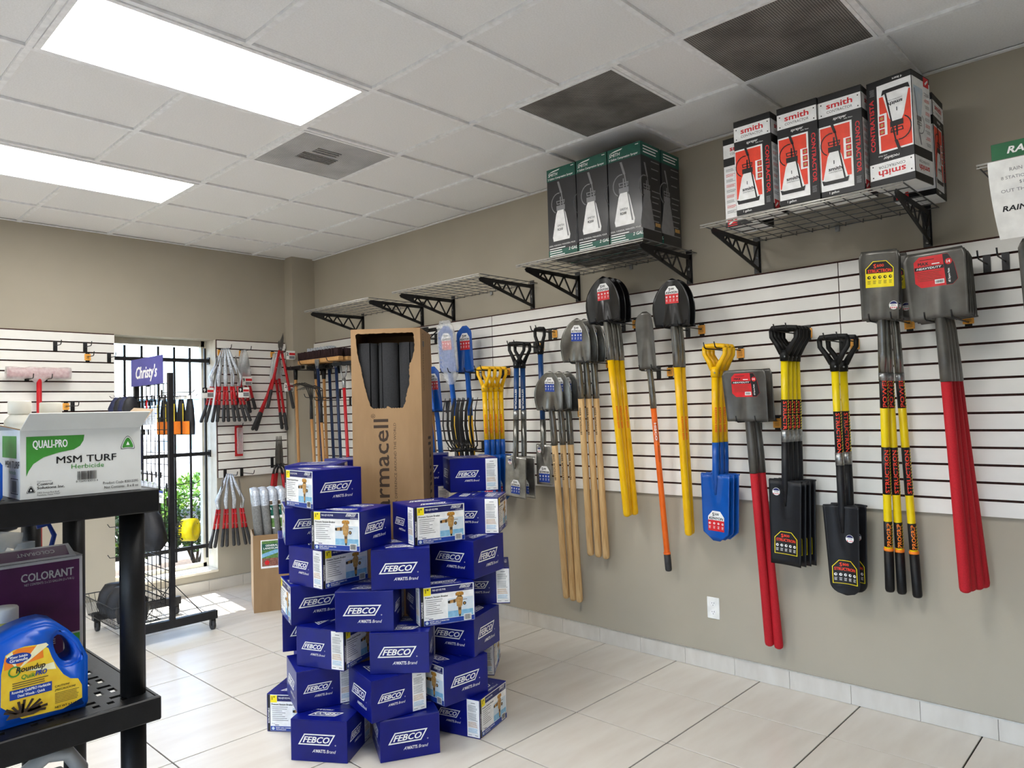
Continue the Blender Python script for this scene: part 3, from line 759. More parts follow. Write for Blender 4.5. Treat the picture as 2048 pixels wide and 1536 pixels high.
def contractor(label, loc, rz, flip=False, spanish=False):
    t, F = carton('sprayer_carton', label, 'carton', W1, D1, H1, 'ink_black', loc, rz, 'red and white sprayer cartons on the wire shelf')
    for s_ in (-1, 1): mb = MB(); mb.box(-W1 / 2 + .003, -D1 / 2 + .003 if s_ < 0 else .001, -.0006, W1 / 2 - .003, -.001 if s_ < 0 else D1 / 2 - .003, .0005); mb.build('bottom_flap', 'white_card', t)
    def fr(f):
        if not flip: return f
        w_ = W1
        return lambda u, v, l: f(w_ - u, H1 - v, l)
    p = PR(); p.rect(.002, .345, W1 - .002, .412, 'ink_white', 0); p.text('smith', W1 / 2, .378, .026, 'ink_red', 1, bold=.06, align='c', fit=.105); p.text('CONTRACTOR', W1 / 2, .358, .012, 'ink_black', 1, align='c', fit=.105)
    for u in (.014, W1 - .014):
        for v in (.355, .400): p.disc(u, v, .003, 'ink_black', 1, 8)
    p.text('rociador' if spanish else 'sprayer', W1 / 2, .324, .013, 'ink_white', 1, bold=.02, align='c', shear=.15); p.text('with Viton', .105, .315, .006, 'ink_white', 1)
    p.rect(.002, .025, .136, .305, 'ink_white', 0); p.rect(.006, .075, .128, .298, 'ink_redorange', 1)
    p.rect(.100, .145, .136, .235, 'ink_white', 2)
    for k in range(3):
        p.rect(.110, .152 + k * .028, .131, .175 + k * .028, 'ink_red', 3); p.disc(.1205, .1635 + k * .028, .007, 'ink_tan', 4, 8)
    p.rect(.138, .025, W1 - .002, .305, 'ink_black', 0)
    p.text('CONTRATISTA' if spanish else 'CONTRACTOR', .150, .292, .018, 'ink_red', 1, rot=-PI / 2, bold=.07, fit=.215)
    p.lines(.146, .06, .02, 6, .005, .002, 'ink_grey', 1)
    sprayer(p, .062, .045, .285, 'ink_white', 'ink_black', 5)
    p.poly([(.012, .05), (.112, .05), (.118, .072), (.10, .066), (.022, .066), (.006, .072)], 'ink_black', 9)
    p.text('1', .058, .135, .016, 'ink_black', 10, bold=.03); p.text('smith', .036, .108, .015, 'ink_black', 10, bold=.05, fit=.055); p.text('CONTRACTOR', .036, .098, .005, 'ink_black', 10, fit=.055)
    p.text('4 liters' if spanish else '1 gallon', .035, .01, .010, 'ink_white', 1, bold=.02)
    p.build('front_print', fr(F[1]), t)
    for face in (2, 4):
        p = PR(); wd = D1; p.rect(.002, .345, wd - .002, .412, 'ink_white', 0); p.text('smith', wd / 2, .378, .024, 'ink_red', 1, bold=.06, align='c', fit=.095); p.text('CONTRACTOR', wd / 2, .358, .011, 'ink_black', 1, align='c', fit=.095)
        p.rect(.002, .025, wd - .002, .305, 'ink_white', 0)
        for k in range(9): p.lines(.012, .29 - k * .026, .05, 3, .005, .002, 'ink_red' if k % 2 else 'ink_grey', 1, .3, k)
        p.rect(.012, .005, .062, .045, 'ink_red', 2); p.poly([(.02, .01), (.05, .03), (.045, .038), (.018, .018)], 'ink_white', 3)
        sprayer(p, .115, .06, .24, 'ink_palesky', 'ink_grey', 1)
        f = F[face]; p.build('side_print', (lambda f: (lambda u, v, l: f(D1 - u, H1 - v, l)) if flip else f)(f), t)
    return t
contractor('red and white sprayer carton with its text side out behind the end carton', (-.315, -4.690, SZ), PI, False)
contractor('red and white sprayer carton at the corner end of its shelf row', (-.495, -4.838, SZ), -PI / 2)
contractor('red and white sprayer carton in the middle of its shelf row', (-.488, -5.042, SZ), -PI / 2)
contractor('red and white sprayer carton touching the upside down one', (-.482, -5.222, SZ), -PI / 2)
contractor('red and white sprayer carton standing upside down with Spanish lettering', (-.470, -5.424, SZ), -PI / 2 - .14, True, True)
contractor('red and white sprayer carton against the wall behind the upside down one', (-.165, -5.415, SZ), 0)
# ================================================================== wire shelves on truss brackets
def make_shelf():
    t = thing('wire_shelf', '', 'shelf'); SW, SDp = .90, .565
    mb = MB()
    for x in (-.012, -.10, -.19, -.28, -.37, -.46): mb.tube([(x, -.04, .005), (x, SW - .04, .005)], .0024, 6)
    mb.tube([(-SDp + .01, -.038, .005), (-.005, -.038, .005)], .003, 6); mb.tube([(-SDp + .01, SW - .042, .005), (-.005, SW - .042, .005)], .003, 6)
    mb.build('deck_rail', 'wire_grey_shaded', t)
    mb = MB(); mb.tube([(-SDp, -.04, .004), (-SDp, SW - .04, .004)], .0042, 8); mb.tube([(-SDp, -.04, -.007), (-SDp, SW - .04, -.007)], .003, 8); mb.build('front_rail', 'trim_metal', t)  # brighter colour than the deck wires paints the lit front edge
    for k in range(1, 11):
        y = -.04 + SW * k / 11; mb = MB(); mb.tube([(-SDp, y, .0005), (-.006, y, .0005), (-.006, y, .02)], .0022, 6); mb.build('cross_wire', 'wire_grey_shaded', t)
    for y in (0, .82):
        mb = MB()
        def bar(p, q, w_, tk=.004):
            p, q = V(p), V(q); d = (q - p).normalized(); n_ = V((-d.y, d.x)) * w_ / 2
            mb.prism([tuple(p + n_), tuple(p - n_), tuple(q - n_), tuple(q + n_)], lambda u, v, k_: V((u, y + k_, v)), -tk / 2, tk / 2)
        bar((0, -.016), (-.515, -.016), .024); bar((-.010, -.152), (-.522, -.022), .022); bar((-.0108, 0), (-.0108, -.164), .02)
        top = [-.02, -.16, -.275, -.365, -.43]; low = [-.09, -.215, -.315, -.395]
        zl = lambda x: -.152 + (-x) / .52 * .130
        for k in range(4):
            bar((top[k], -.02), (low[k], zl(low[k])), .012); bar((low[k], zl(low[k])), (top[k + 1], -.02), .012)
        mb.prism([(-.40, -.01), (-.52, -.01), (-.532, -.02), (-.52, -.032), (-.40, -.060)], lambda u, v, k_: V((u, y + k_, v)), -.0022, .0022)
        br = mb.build('bracket', 'black_metal', t)
        mb = MB(); mb.box(-.005, y - .006, -.1675, -.0005, y + .032, .03); mb.build('wall_plate', 'black_metal', br)
        for z in (-.148, -.080):
            mb = MB(); mb.lathe([(.010, 0), (.010, .002), (.006, .005), (.0, .006)], 10, mx=M.Translation(V((-.005, y + .013, z))) @ M.Rotation(-PI / 2, 4, 'Y')); mb.build('bolt', 'zinc', br)
    mb = MB(); mb.box(-.012, .40, -.02, -.0005, .42, .01); mb.build('clip', 'zinc', t)
    return t
sh0 = make_shelf()
for k, (y, lab) in enumerate([(-1.762, 'empty wire shelf over the push broom by the room corner'), (-2.960, 'empty wire shelf over the blue spades'), (-4.182, 'wire shelf on black truss brackets carrying black sprayer cartons'), (-5.412, 'wire shelf on black truss brackets carrying red sprayer cartons')]):
    t = sh0 if k == 0 else copy_tree(sh0); t.location = (0, y, 2.3555); t['label'] = lab; t['group'] = 'wire shelves along the shovel wall'
# ================================================================== slatwall hooks
def make_hook(Ln, tagged, off):
    """hook in a local frame: wall behind at +y, hook runs to -y; hangs from a groove at z = 0"""
    t = thing('slatwall_hook', '', 'hook')
    mb = MB(); mb.box(-.014, -.0045, min(-.072, off - .012), .014, 0, .002); mb.box(-.014, -.003, -.003, .014, .010, .001); mb.build('plate', 'black_metal', t)
    mb = MB(); mb.tube([(0, -.003, off), (0, -Ln + .024, off), (0, -Ln + .010, off + .006), (0, -Ln, off + .032)], .0034, 8); mb.build('rod', 'black_metal', t)
    if tagged:
        mb = MB(); mb.bbox(-.022, -.0065, -.062, .022, -.0046, -.012, .001); o = mb.build('price_tag', 'price_orange', t)
        PR().lines(-.014, -.022, .028, 5, .007, .002, 'ink_brown', 0).build('tag_print', plane_map((0, -.0065, 0), (1, 0, 0), (0, 0, 1)), o)
    return t
_hk = {}
def hook(wall, pos, z, Ln, tagged, label, group, top=None):
    """z: groove height, or top: height of the rod's upper side (what hangs on it rests there)"""
    off = -.035
    if top is None: g = SZ0 + .0762 * round((z - SZ0) / .0762) - .005
    else: g = SZ0 + .0762 * math.ceil((top + .0096 - SZ0) / .0762) - .005; off = top - .0034 - g
    k = (Ln, tagged, round(off, 4))
    if k in _hk: t = copy_tree(_hk[k])
    else: t = make_hook(Ln, tagged, off); _hk[k] = t
    if wall == 'r': t.location = (-.0208, pos, g); t.rotation_euler = (0, 0, -PI / 2)
    else: t.location = (pos, -.0208, g); t.rotation_euler = (0, 0, 0)
    t['label'] = label; t['group'] = group
# ================================================================== hand tools
FA = .55                                       # the side of a round handle that looks into the room
def cmap(r, ang=FA, c=(0, 0)):
    return lambda u, v, l: V((c[0] + (r + .0005 + .0003 * l) * math.sin(ang + u / r), c[1] - (r + .0005 + .0003 * l) * math.cos(ang + u / r), v))
def tool_matrix(A, B, bow=0):
    """frame at A with local -z along A->B; local -y looks into the room (-x)"""
    A, B = V(A), V(B); d = (A - B).normalized(); y = V((1, 0, 0)); x = y.cross(d).normalized(); y = d.cross(x)
    m = M.Identity(4)
    for i in range(3): m[i][0] = x[i]; m[i][1] = y[i]; m[i][2] = d[i]
    m.translation = A; return m
def dish(c, w_): return lambda x, z: -c * (2 * x / w_) ** 2
def half_round(w_):
    return lambda v: w_ / 2 * ((.91 + .09 * math.sin(PI * min(v, .35) / .7)) if v < .35 else max(.008, (1 - ((v - .35) / .651) ** 2.1)) ** .66)
def half_square(w_):
    return lambda v: w_ / 2 * ((.93 + .07 * v) if v < .9 else (.993 - (v - .9) * 1.1))
def half_trench(w_): return lambda v: w_ / 2 * (1 if v < .8 else max(.05, 1 - ((v - .8) / .203) ** 2) ** .5)
def half_point(w_): return lambda v: w_ / 2 * (1 - .12 * v if v < .87 else (.895 - (v - .87) * 5.0))
def half_spade(w_, tip): return lambda v: w_ / 2 * (1 - (1 - tip) * v)
def half_drain(w_): return lambda v: w_ / 2 * ((1 - .20 * v) if v < .86 else .828 * max(.0, 1 - ((v - .86) / .1402) ** 2) ** .5)
def half_flat(w_): return lambda v: w_ / 2 * (1 + .06 * v)
def sticker(parent, style, depth, zc, h, up=1, name='sticker'):
    """octagon topped product sticker lying on the blade, centred at z = zc; up = -1 turns it over"""
    w_ = h * (1.0 if style in ('structron', 'power') else .86); p = PR(); s = up
    def f(u, v, l):
        x, z = u * s, zc + v * s
        return V((x, depth(x, z) - .0012 - .0004 * l, z))
    if style == 'heavy':
        w_ = h * 1.22; c = h * .16
        o = [(-w_ / 2 + c, -h / 2), (w_ / 2 - c, -h / 2), (w_ / 2, -h / 2 + c), (w_ / 2 - .01, h / 2 - c * 2), (w_ / 2 - c * 1.5, h / 2), (-w_ / 2 + c, h / 2), (-w_ / 2, h / 2 - c), (-w_ / 2, -h / 2 + c)]
        p.poly(o, 'ink_red', 0)
        p.poly([(w_ * .22, -h / 2 + .001), (w_ / 2 - c, -h / 2 + .001), (w_ / 2 - .001, -h / 2 + c), (w_ / 2 - .011, h / 2 - c * 2), (w_ / 2 - c * 1.5, h / 2 - .001), (w_ * .18, h / 2 - .001)], 'ink_black', 1)
        p.disc(w_ * .31, h * .24, h * .10, 'ink_red', 2, 14); p.text('14', w_ * .31, h * .20, h * .09, 'ink_white', 3, bold=.05, align='c')
        p.rect(-w_ / 2 + .002, h * .06, w_ * .19, h * .17, 'ink_black', 1); p.text('HEAVYDUTY', -w_ * .44, h * .085, h * .065, 'ink_white', 2, bold=.05, shear=.2, fit=w_ * .58)
        p.text('MAX', -w_ * .40, h * .22, h * .10, 'ink_black', 2, bold=.05); p.rect(-w_ * .08, h * .22, w_ * .1, h * .25, 'ink_white', 2); p.rect(-w_ * .36, h * .38, -w_ * .02, h * .40, 'ink_black', 2)
        p.lines(-w_ * .44, h * .0, w_ * .58, 6, h * .055, h * .012, 'ink_brown', 2); p.bars(-w_ * .02, -h * .40, w_ * .16, -h * .31, lay=2)
        p.text('#2 Square Point', w_ * .32, -h * .42, h * .06, 'ink_white', 2, rot=PI / 2, bold=.03, fit=h * .44)
    else:
        c1, c2, tx, top = {'kenyon': ('ink_red', 'ink_white', 'KENYON', 'ink_black'), 'seymour': ('ink_blue', 'ink_white', 'SEYMOUR', 'ink_black'),
                           'structron': ('ink_black', 'ink_black', 'STRUCTRON', 'ink_redorange'), 'power': ('ink_yellow', 'ink_black', 'STRUCTRON', 'ink_redorange')}[style]
        o = [(-w_ / 2, -h / 2), (w_ / 2, -h / 2), (w_ / 2, h * .22), (w_ * .24, h / 2), (-w_ * .24, h / 2), (-w_ / 2, h * .22)]
        if style in ('structron', 'power'): p.poly([(u * 1.06, v * 1.05) for u, v in o], 'ink_yellow', 0)
        p.poly(o, c2, 1); p.rect(-w_ / 2, -h / 2, w_ / 2, h * .04, c1, 2)
        big = {'kenyon': '500', 'seymour': '500', 'structron': '800', 'power': '600'}[style]
        p.text('S', -w_ * .13, h * .25, h * .17, top, 3, bold=.06, align='r'); p.text(big, -w_ * .10, h * .29, h * .11, top, 3, bold=.05, fit=w_ * .26)
        p.text(tx, 0, h * .07, h * .135, top, 3, bold=.06, align='c', fit=w_ * .88, shear=.2 if style == 'kenyon' else 0)
        n = 5 if style in ('structron', 'power') else 4
        for k in range(n):
            u = -w_ * .40 + w_ * .8 * k / (n - 1); p.disc(u, -h * .12, w_ * .065, 'ink_white' if style != 'power' else 'ink_black', 3, 10); p.disc(u + w_ * .015, -h * .115, w_ * .028, c1, 4, 6)
            p.lines(u - w_ * .06, -h * .26, w_ * .12, 3, h * .05, h * .018, 'ink_white' if style != 'power' else 'ink_brown', 3)
    return p.build(name, f, parent, .012)
def flag_dot(parent, depth, x, z, up=1):
    p = PR(); r = .019; p.disc(0, 0, r, 'ink_white', 0, 18); p.poly([(r * .92 * math.cos(a), r * .92 * math.sin(a)) for a in [PI * (.1 + .8 * k / 8) for k in range(9)]], 'ink_navy', 1)
    for k in range(4): p.rect(-r * .7 + k * r * .4, -r * .75, -r * .52 + k * r * .4, -r * .35, 'ink_red', 1)
    p.rect(-r * .6, -r * .12, r * .6, -r * .02, 'ink_grey', 1); p.rect(-r * .5, r * .06, r * .5, r * .14, 'ink_grey', 1)
    p.build('flag_sticker', lambda u, v, l: V((x + u * up, depth(x + u * up, z + v * up) - .0014 - .0004 * l, z + v * up)), parent, .012)
def band(t, z0, z1, r, txt, rdir=1, mat='ink_black', ink='ink_redorange', fit=None, ang=FA):
    """printed sleeve round a handle with lengthwise lettering and hazard stripes"""
    mb = MB(); mb.tube([(0, 0, z0), (0, 0, z1)], r + .0006, 14); o = mb.build('printed_band', mat, t)
    p = PR(); L_ = z1 - z0; h = r * .95
    if rdir > 0: p.text(txt, h * .5 - r * .12, z0 + L_ * .04, h, ink, 1, bold=.05, rot=PI / 2, fit=L_ * .9)
    else: p.text(txt, -h * .5 - r * .12, z1 - L_ * .04, h, ink, 1, bold=.05, rot=-PI / 2, fit=L_ * .9)
    n = int(L_ / .014)
    for k in range(n): p.poly([(r * .62, z0 + k * .014), (r * 1.15, z0 + k * .014 + .007), (r * 1.15, z0 + k * .014 + .013), (r * .62, z0 + k * .014 + .006)], 'ink_yellow', 1)
    p.build('band_print', cmap(r + .0006, ang), o); return o
def shovel(name, label, cat, group, A, B, kind, w_, Hb, bl, hd, sock, handle_r=.0185, sock_len=.2, stick=None, deco=None, grip=None, thick=.0025):
    """blade up, handle down, hung by the shoulders: local z = 0 at the step"""
    m = tool_matrix(A, B); L_ = (V(A) - V(B)).length
    t = thing(name, label, cat, mw=m, group=group)
    cv = {'round': .022, 'square': .012, 'trench': .016, 'point': .010}[kind]
    dp = dish(cv, w_) if kind != 'square' else (lambda x, z: -.016 * (2 * abs(x) / w_) ** 4 - .004 * (2 * x / w_) ** 2)
    if kind == 'point': dp = lambda x, z: -.012 * (2 * abs(x) / w_) ** 3
    base = dp
    def depth(x, z):
        e = max(0, 1 - z / (Hb * .55)); rr = .020 * e ** .8
        g = rr * math.exp(-(x / (.016 + .02 * e)) ** 2) if e > 0 else 0
        return base(x, z) - g - .006 + .05 * Hb * (z / Hb) ** 2 * (1 if kind == 'round' else .3)
    hf = {'round': half_round, 'square': half_square, 'trench': half_trench, 'point': half_point}[kind](w_)
    mb = MB(); mb.sheet(hf, Hb, depth, thick, 18, 18)
    # turned step on each shoulder
    for s in (-1, 1):
        pts = [(s * x, depth(s * x, 0) + .002, .001) for x in (.026, .05, hf(0) * .8, hf(0))]
        mb.tube([(p[0], p[1] + .006, p[2]) for p in pts], .0045, 6)
    bl_o = mb.build('blade', bl, t)
    mb = MB(); mb.tube([(0, -.006, .05), (0, -.006, .01), (0, 0, -.05), (0, .002, -sock_len * .6), (0, 0, -sock_len)], [.013, .0185, handle_r + .001, handle_r + .002, handle_r + .0022], 14); mb.build('socket', sock, t)
    if deco == 'collar': mb = MB(); mb.tube([(0, 0, -sock_len + .0), (0, 0, -sock_len - .035)], handle_r + .0026, 14); mb.build('collar', 'zinc', t)
    gz = -L_
    if grip:
        gz = -L_ + grip[1]; mb = MB(); r_ = handle_r + .003; mb.tube([(0, 0, gz), (0, 0, -L_ + .012), (0, 0, -L_ + .003), (0, 0, -L_)], [r_, r_, r_ * .85, r_ * .5], 14); mb.build('grip', grip[0], t)
        mb = MB(); mb.tube([(0, 0, gz + .012), (0, 0, gz)], r_ + .0006, 14); mb.build('grip_ring', 'ink_orange' if grip[0] == 'black_plastic' else hd, t)
    mb = MB(); e = -L_ if not grip else gz
    mb.tube([(0, 0, -sock_len + .01), (0, 0, -sock_len - .3), (0, 0, e + .02), (0, 0, e + .006), (0, 0, e)], [handle_r, handle_r, handle_r * (1.12 if hd in ('yellow_fiberglass', 'red_foam', 'ash_wood') else 1), handle_r * .98, handle_r * .6], 14)
    mb.build('handle', hd, t)
    if stick: sticker(bl_o, stick, depth, Hb * (.66 if stick != 'heavy' else .70), Hb * (.36 if stick != 'heavy' else .46))
    if stick == 'power': flag_dot(bl_o, depth, w_ * .33, Hb * .2)
    if deco == 'collar':
        band(t, -.40, -.25, handle_r, 'POWER', 1); band(t, -.80, -.58, handle_r, 'STRUCTRON', 1); band(t, gz + .02, gz + .14, handle_r, 'PROGRIP', 1, ink='ink_orange')
    if deco == 'kenyon':
        PR().text('KENYON S500', .003, -.50, .009, 'ink_redorange', 1, bold=.04, rot=-PI / 2, fit=.13).build('lettering', cmap(handle_r), t)
    if deco == 'seymour':
        PR().text('SEYMOUR S500', -.004, -.45, .011, 'ink_black', 1, bold=.06, rot=PI / 2, fit=.17).build('lettering', cmap(handle_r), t)
    if deco == 'hisco':
        p = PR(); p.rect(-.010, -.42, .010, -.30, 'ink_black', 1); p.text('HISCO', -.005, -.31, .012, 'ink_white', 2, bold=.05, rot=-PI / 2, fit=.10); p.text('Professional', .004, -.44, .008, 'ink_brown', 1, shear=.3, rot=-PI / 2, fit=.10)
        p.build('lettering', cmap(handle_r), t)
    return t
def dgrip(t, mat, w_=.12, h=.115, r=.011, neck=.05, nr=.021):
    mb = MB(); mb.tube([(-w_ / 2, 0, -.012), (-w_ / 2 + .008, 0, -.002), (0, 0, 0), (w_ / 2 - .008, 0, -.002), (w_ / 2, 0, -.012)], [r, r * 1.15, r * 1.2, r * 1.15, r], 10)
    for s in (-1, 1): mb.tube([(s * w_ / 2, 0, -.010), (s * w_ * .49, 0, -h * .40), (s * w_ * .30, 0, -h * .72), (s * .012, 0, -h - .012)], [r * .95, r * .9, r * .95, r * 1.2], 10, flat=1.2)
    mb.tube([(0, 0, -h + .004), (0, 0, -h - .02), (0, 0, -h - neck)], [nr * .75, nr * 1.05, nr], 14)
    o = mb.build('grip', mat, t)
    mb = MB(); mb.lathe([(.005, 0), (.004, .002), (0, .0025)], 8, mx=M.Translation(V((nr * .45, -nr * .95, -h - neck * .55))) @ M.Rotation(PI / 2, 4, 'X')); mb.build('rivet', 'zinc', o)
    return -h - neck
def dtool(name, label, cat, group, A, B, kind, w_, Hb, bl, shaft, sock, gripm, gw=.125, sock_z=None, collar=None, r=.0175, stick=None, deco=None, gh=.115, flag=False, sock_end=None):
    """D grip up, blade down; local z = 0 at the grip bar"""
    m = tool_matrix(A, B); L_ = (V(A) - V(B)).length
    t = thing(name, label, cat, mw=m, group=group)
    z = dgrip(t, gripm, gw, gh)
    zs = -(L_ - Hb); zk = sock_z if sock_z is not None else zs + .2
    mb = MB(); mb.tube([(0, 0, z + .006), (0, 0, zk - .01)], r, 14); mb.build('shaft', shaft, t)
    if collar: mb = MB(); mb.tube([(0, 0, zk + .055), (0, 0, zk - .006)], r + .0022, 14); mb.build('collar', collar, t)
    hf = {'spade': half_spade(w_, .92), 'drain': half_drain(w_), 'flat': half_flat(w_), 'point': half_point(w_), 'narrow': half_flat(w_)}[kind]
    def depth(x, zz):
        q = -(zz - zs); e = max(0, 1 - q / (Hb * .5)); c = {'spade': .010, 'drain': .026, 'flat': .004, 'point': .012, 'narrow': .004}[kind]
        return -c * (2 * x / w_) ** 2 - (.018 * e ** .8) * math.exp(-(x / (.013 + .013 * e)) ** 2)
    mb = MB(); mb.sheet(hf, -Hb, depth, .0025, 16, 40 if kind == 'drain' else 16, z0=zs)
    for s in (-1, 1): mb.tube([(s * x, depth(s * x, zs) + .007, zs) for x in (.022, hf(0) * .6, hf(0))], .0045, 6)
    bo = mb.build('blade', bl, t)
    mb = MB(); mb.tube([(0, 0, zk), (0, 0, zs + .05), (0, -.004, zs - .02), (0, -.008, zs - Hb * .3)], [r + .001, r + .0015, .0185, .006], 14); mb.build('socket', sock, t)
    if stick: sticker(bo, stick, depth, zs - Hb * (.74 if kind != 'point' else .70), Hb * {'spade': .255, 'drain': .25, 'point': .30, 'flat': .34, 'narrow': .40}[kind])
    if flag: flag_dot(bo, depth, -w_ * .28 if kind != 'drain' else w_ * .18, zs - Hb * (.14 if kind != 'drain' else .36))
    if deco == 'structron': band(t, z - .40, z - .19, r, 'STRUCTRON', -1)
    if deco == 'kenyon': PR().text('KENYON S500', -.003, z - .16, .010, 'ink_redorange', 1, bold=.04, rot=-PI / 2, fit=.13).build('lettering', cmap(r), t)
    if deco == 'seymour': PR().text('SEYMOUR S500', -.005, z - .14, .011, 'ink_white', 1, bold=.06, rot=-PI / 2, fit=.2).build('lettering', cmap(r), t)
    return t
def series(make, AB, labels):
    """first tool is made, the rest are copies placed at their own hang points"""
    first = make(labels[0], *AB[0])
    for (A, B), lab in zip(AB[1:], labels[1:]):
        c = copy_tree(first); c.matrix_world = tool_matrix(A, B); c['label'] = lab
    return first
def pair(y, z, Ln, what, sep=.036, tagged=True):
    for s in (1, -1): hook('r', y + s * sep, 0, Ln, tagged and s < 0, ('tagged' if tagged and s < 0 else 'plain') + ' black slatwall hook holding the ' + what, 'hooks on the shovel wall', z)
SH, DG = -.003, -.013                          # underside of a blade's step, underside of a D grip's bar
nth = ['outermost', 'second', 'third', 'innermost']
def labs(base, n): return [base + ', ' + (nth[k] if k < n - 1 or n == 1 else 'innermost') + ' on its hooks' for k in range(n)] if n > 1 else [base]
# red foam handled square shovels, upper
ends = [(-.195, -5.522, .665), (-.150, -5.531, .648), (-.105, -5.551, .652), (-.060, -5.563, .672)]
series(lambda l, A, B: shovel('square_shovel', l, 'shovel', 'long red shovels under the red cartons', A, B, 'square', .235, .285, 'gun_steel', 'red_foam', 'gun_steel', .021, .27, 'heavy'),
       [((-.285 + .052 * k, -5.498, 1.828), ends[k]) for k in range(4)], labs('grey square shovel with long red handle high by the end hooks', 4))
pair(-5.498, 1.828 + SH, .31, 'upper red shovels', .05)
# red shovels, lower
series(lambda l, A, B: shovel('square_shovel', l, 'shovel', 'red shovels above the wall socket', A, B, 'square', .235, .262, 'gun_steel', 'red_foam', 'gun_steel', .021, .27, 'heavy'),
       [((-.245, -4.612, 1.402), (-.07, -4.592, .225)), ((-.165, -4.612, 1.402), (-.062, -4.637, .228))], labs('grey square shovel with red handle hung low beside the blue spades', 2))
pair(-4.612, 1.402 + SH, .27, 'lower red shovels', .05)
# yellow long square shovels
series(lambda l, A, B: shovel('square_shovel', l, 'shovel', 'yellow shovels with black foam grips', A, B, 'square', .165, .305, 'gun_steel', 'yellow_lemon', 'dark_steel', .0175, .24, 'power', 'collar', ('black_plastic', .20)),
       [((-.265, -5.262, 1.848), (-.080, -5.190, .595)), ((-.205, -5.262, 1.848), (-.062, -5.236, .592)), ((-.115, -5.275, 1.848), (-.062, -5.300, .612))], labs('narrow square shovel with yellow handle and black foam grip', 3))
pair(-5.267, 1.848 + SH, .29, 'yellow square shovels', .045)
# structron drain spades
series(lambda l, A, B: dtool('drain_spade', l, 'spade', 'black drain spades', A, B, 'drain', .165, .43, 'matte_black_steel', 'yellow_lemon', 'matte_black_steel', 'black_plastic', .13, None, 'zinc', stick='structron', deco='structron', flag=True),
       [((-.215, -5.032, 1.795), (-.135, -5.014, .562)), ((-.125, -5.040, 1.795), (-.062, -5.024, .562))], labs('narrow round nosed black drain spade with yellow shaft', 2))
pair(-5.036, 1.795 + DG, .25, 'black drain spades', .03)
# structron garden spades
series(lambda l, A, B: dtool('garden_spade', l, 'spade', 'black square spades', A, B, 'spade', .165, .425, 'matte_black_steel', 'yellow_lemon', 'matte_black_steel', 'black_plastic', .13, None, 'zinc', stick='structron', deco='structron', flag=True),
       [((-.245 + .046 * k, -4.811, 1.858), (-.17 + .034 * k, -4.742 - .012 * k, .678)) for k in range(4)], labs('black square bladed spade with yellow shaft', 4))
pair(-4.811, 1.858 + DG, .28, 'black square spades', .03)
# kenyon blue spades
series(lambda l, A, B: dtool('garden_spade', l, 'spade', 'blue bladed spades beside the red shovels', A, B, 'point', .165, .355, 'blue_steel', 'yellow_fiberglass', 'blue_steel', 'yellow_fiberglass', .118, -.51, None, stick='kenyon', deco='kenyon'),
       [((-.26 + .045 * k, -4.443, 1.798), (-.205 + .045 * k, -4.385 - .006 * k, .765)) for k in range(3)], labs('blue bladed spade with yellow D handle beside the red shovels', 3))
pair(-4.443, 1.798 + DG, .30, 'blue bladed spades', .03)
# kenyon long round shovels
series(lambda l, A, B: shovel('round_shovel', l, 'shovel', 'yellow round shovels beside the blue spades', A, B, 'round', .232, .262, 'black_steel', 'yellow_fiberglass', 'dark_steel', .020, .225, 'kenyon', 'kenyon'),
       [((-.245, -4.200, 1.925), (-.110, -4.165, .76)), ((-.19, -4.200, 1.925), (-.062, -4.150, .765))], labs('black round point shovel with yellow handle by the trench shovel', 2))
pair(-4.200, 1.925 + SH, .27, 'yellow round shovels by the trench shovel', .045)
series(lambda l, A, B: shovel('round_shovel', l, 'shovel', 'yellow round shovels beside the wooden ones', A, B, 'round', .245, .272, 'black_steel', 'yellow_fiberglass', 'dark_steel', .020, .225, 'kenyon', 'kenyon'),
       [((-.26, -3.757, 1.993), (-.156, -3.785, .84)), ((-.205, -3.757, 1.993), (-.109, -3.765, .843)), ((-.15, -3.757, 1.993), (-.062, -3.775, .846))], labs('black round point shovel with yellow handle by the wooden shovels', 3))
pair(-3.757, 1.993 + SH, .29, 'yellow round shovels by the wooden shovels', .045)
# trench shovel
shovel('trench_shovel', 'narrow grey trench shovel with orange handle and black grip', 'shovel', None, (-.18, -3.992, 1.702), (-.062, -3.997, .530), 'trench', .118, .332, 'gun_steel', 'orange_fiberglass', 'dark_steel', .0165, .225, None, 'hisco', ('rubber_grey', .10))
pair(-3.992, 1.702 + SH, .21, 'orange trench shovel', .04)
# seymour wooden shovels
series(lambda l, A, B: shovel('round_shovel', l, 'shovel', 'upper wooden handled shovels', A, B, 'round', .232, .268, 'dark_steel', 'ash_wood', 'dark_steel', .0195, .225, 'seymour', 'seymour'),
       [((-.245, -3.527, 1.772), (-.078, -3.444, .560)), ((-.19, -3.541, 1.772), (-.064, -3.495, .556)), ((-.132, -3.556, 1.772), (-.062, -3.552, .565))], labs('round point shovel with wooden handle, hung higher', 3))
pair(-3.541, 1.772 + SH, .27, 'upper wooden shovels', .052)
series(lambda l, A, B: shovel('round_shovel', l, 'shovel', 'lower wooden handled shovels', A, B, 'round', .235, .248, 'dark_steel', 'ash_wood', 'dark_steel', .0195, .225, 'seymour', 'seymour'),
       [((-.245, -3.300, 1.482), (-.075, -3.233, .258)), ((-.156, -3.298, 1.482), (-.064, -3.280, .255)), ((-.100, -3.318, 1.482), (-.062, -3.330, .256))], labs('round point shovel with wooden handle, hung lower', 3))
pair(-3.307, 1.482 + SH, .27, 'lower wooden shovels', .048)
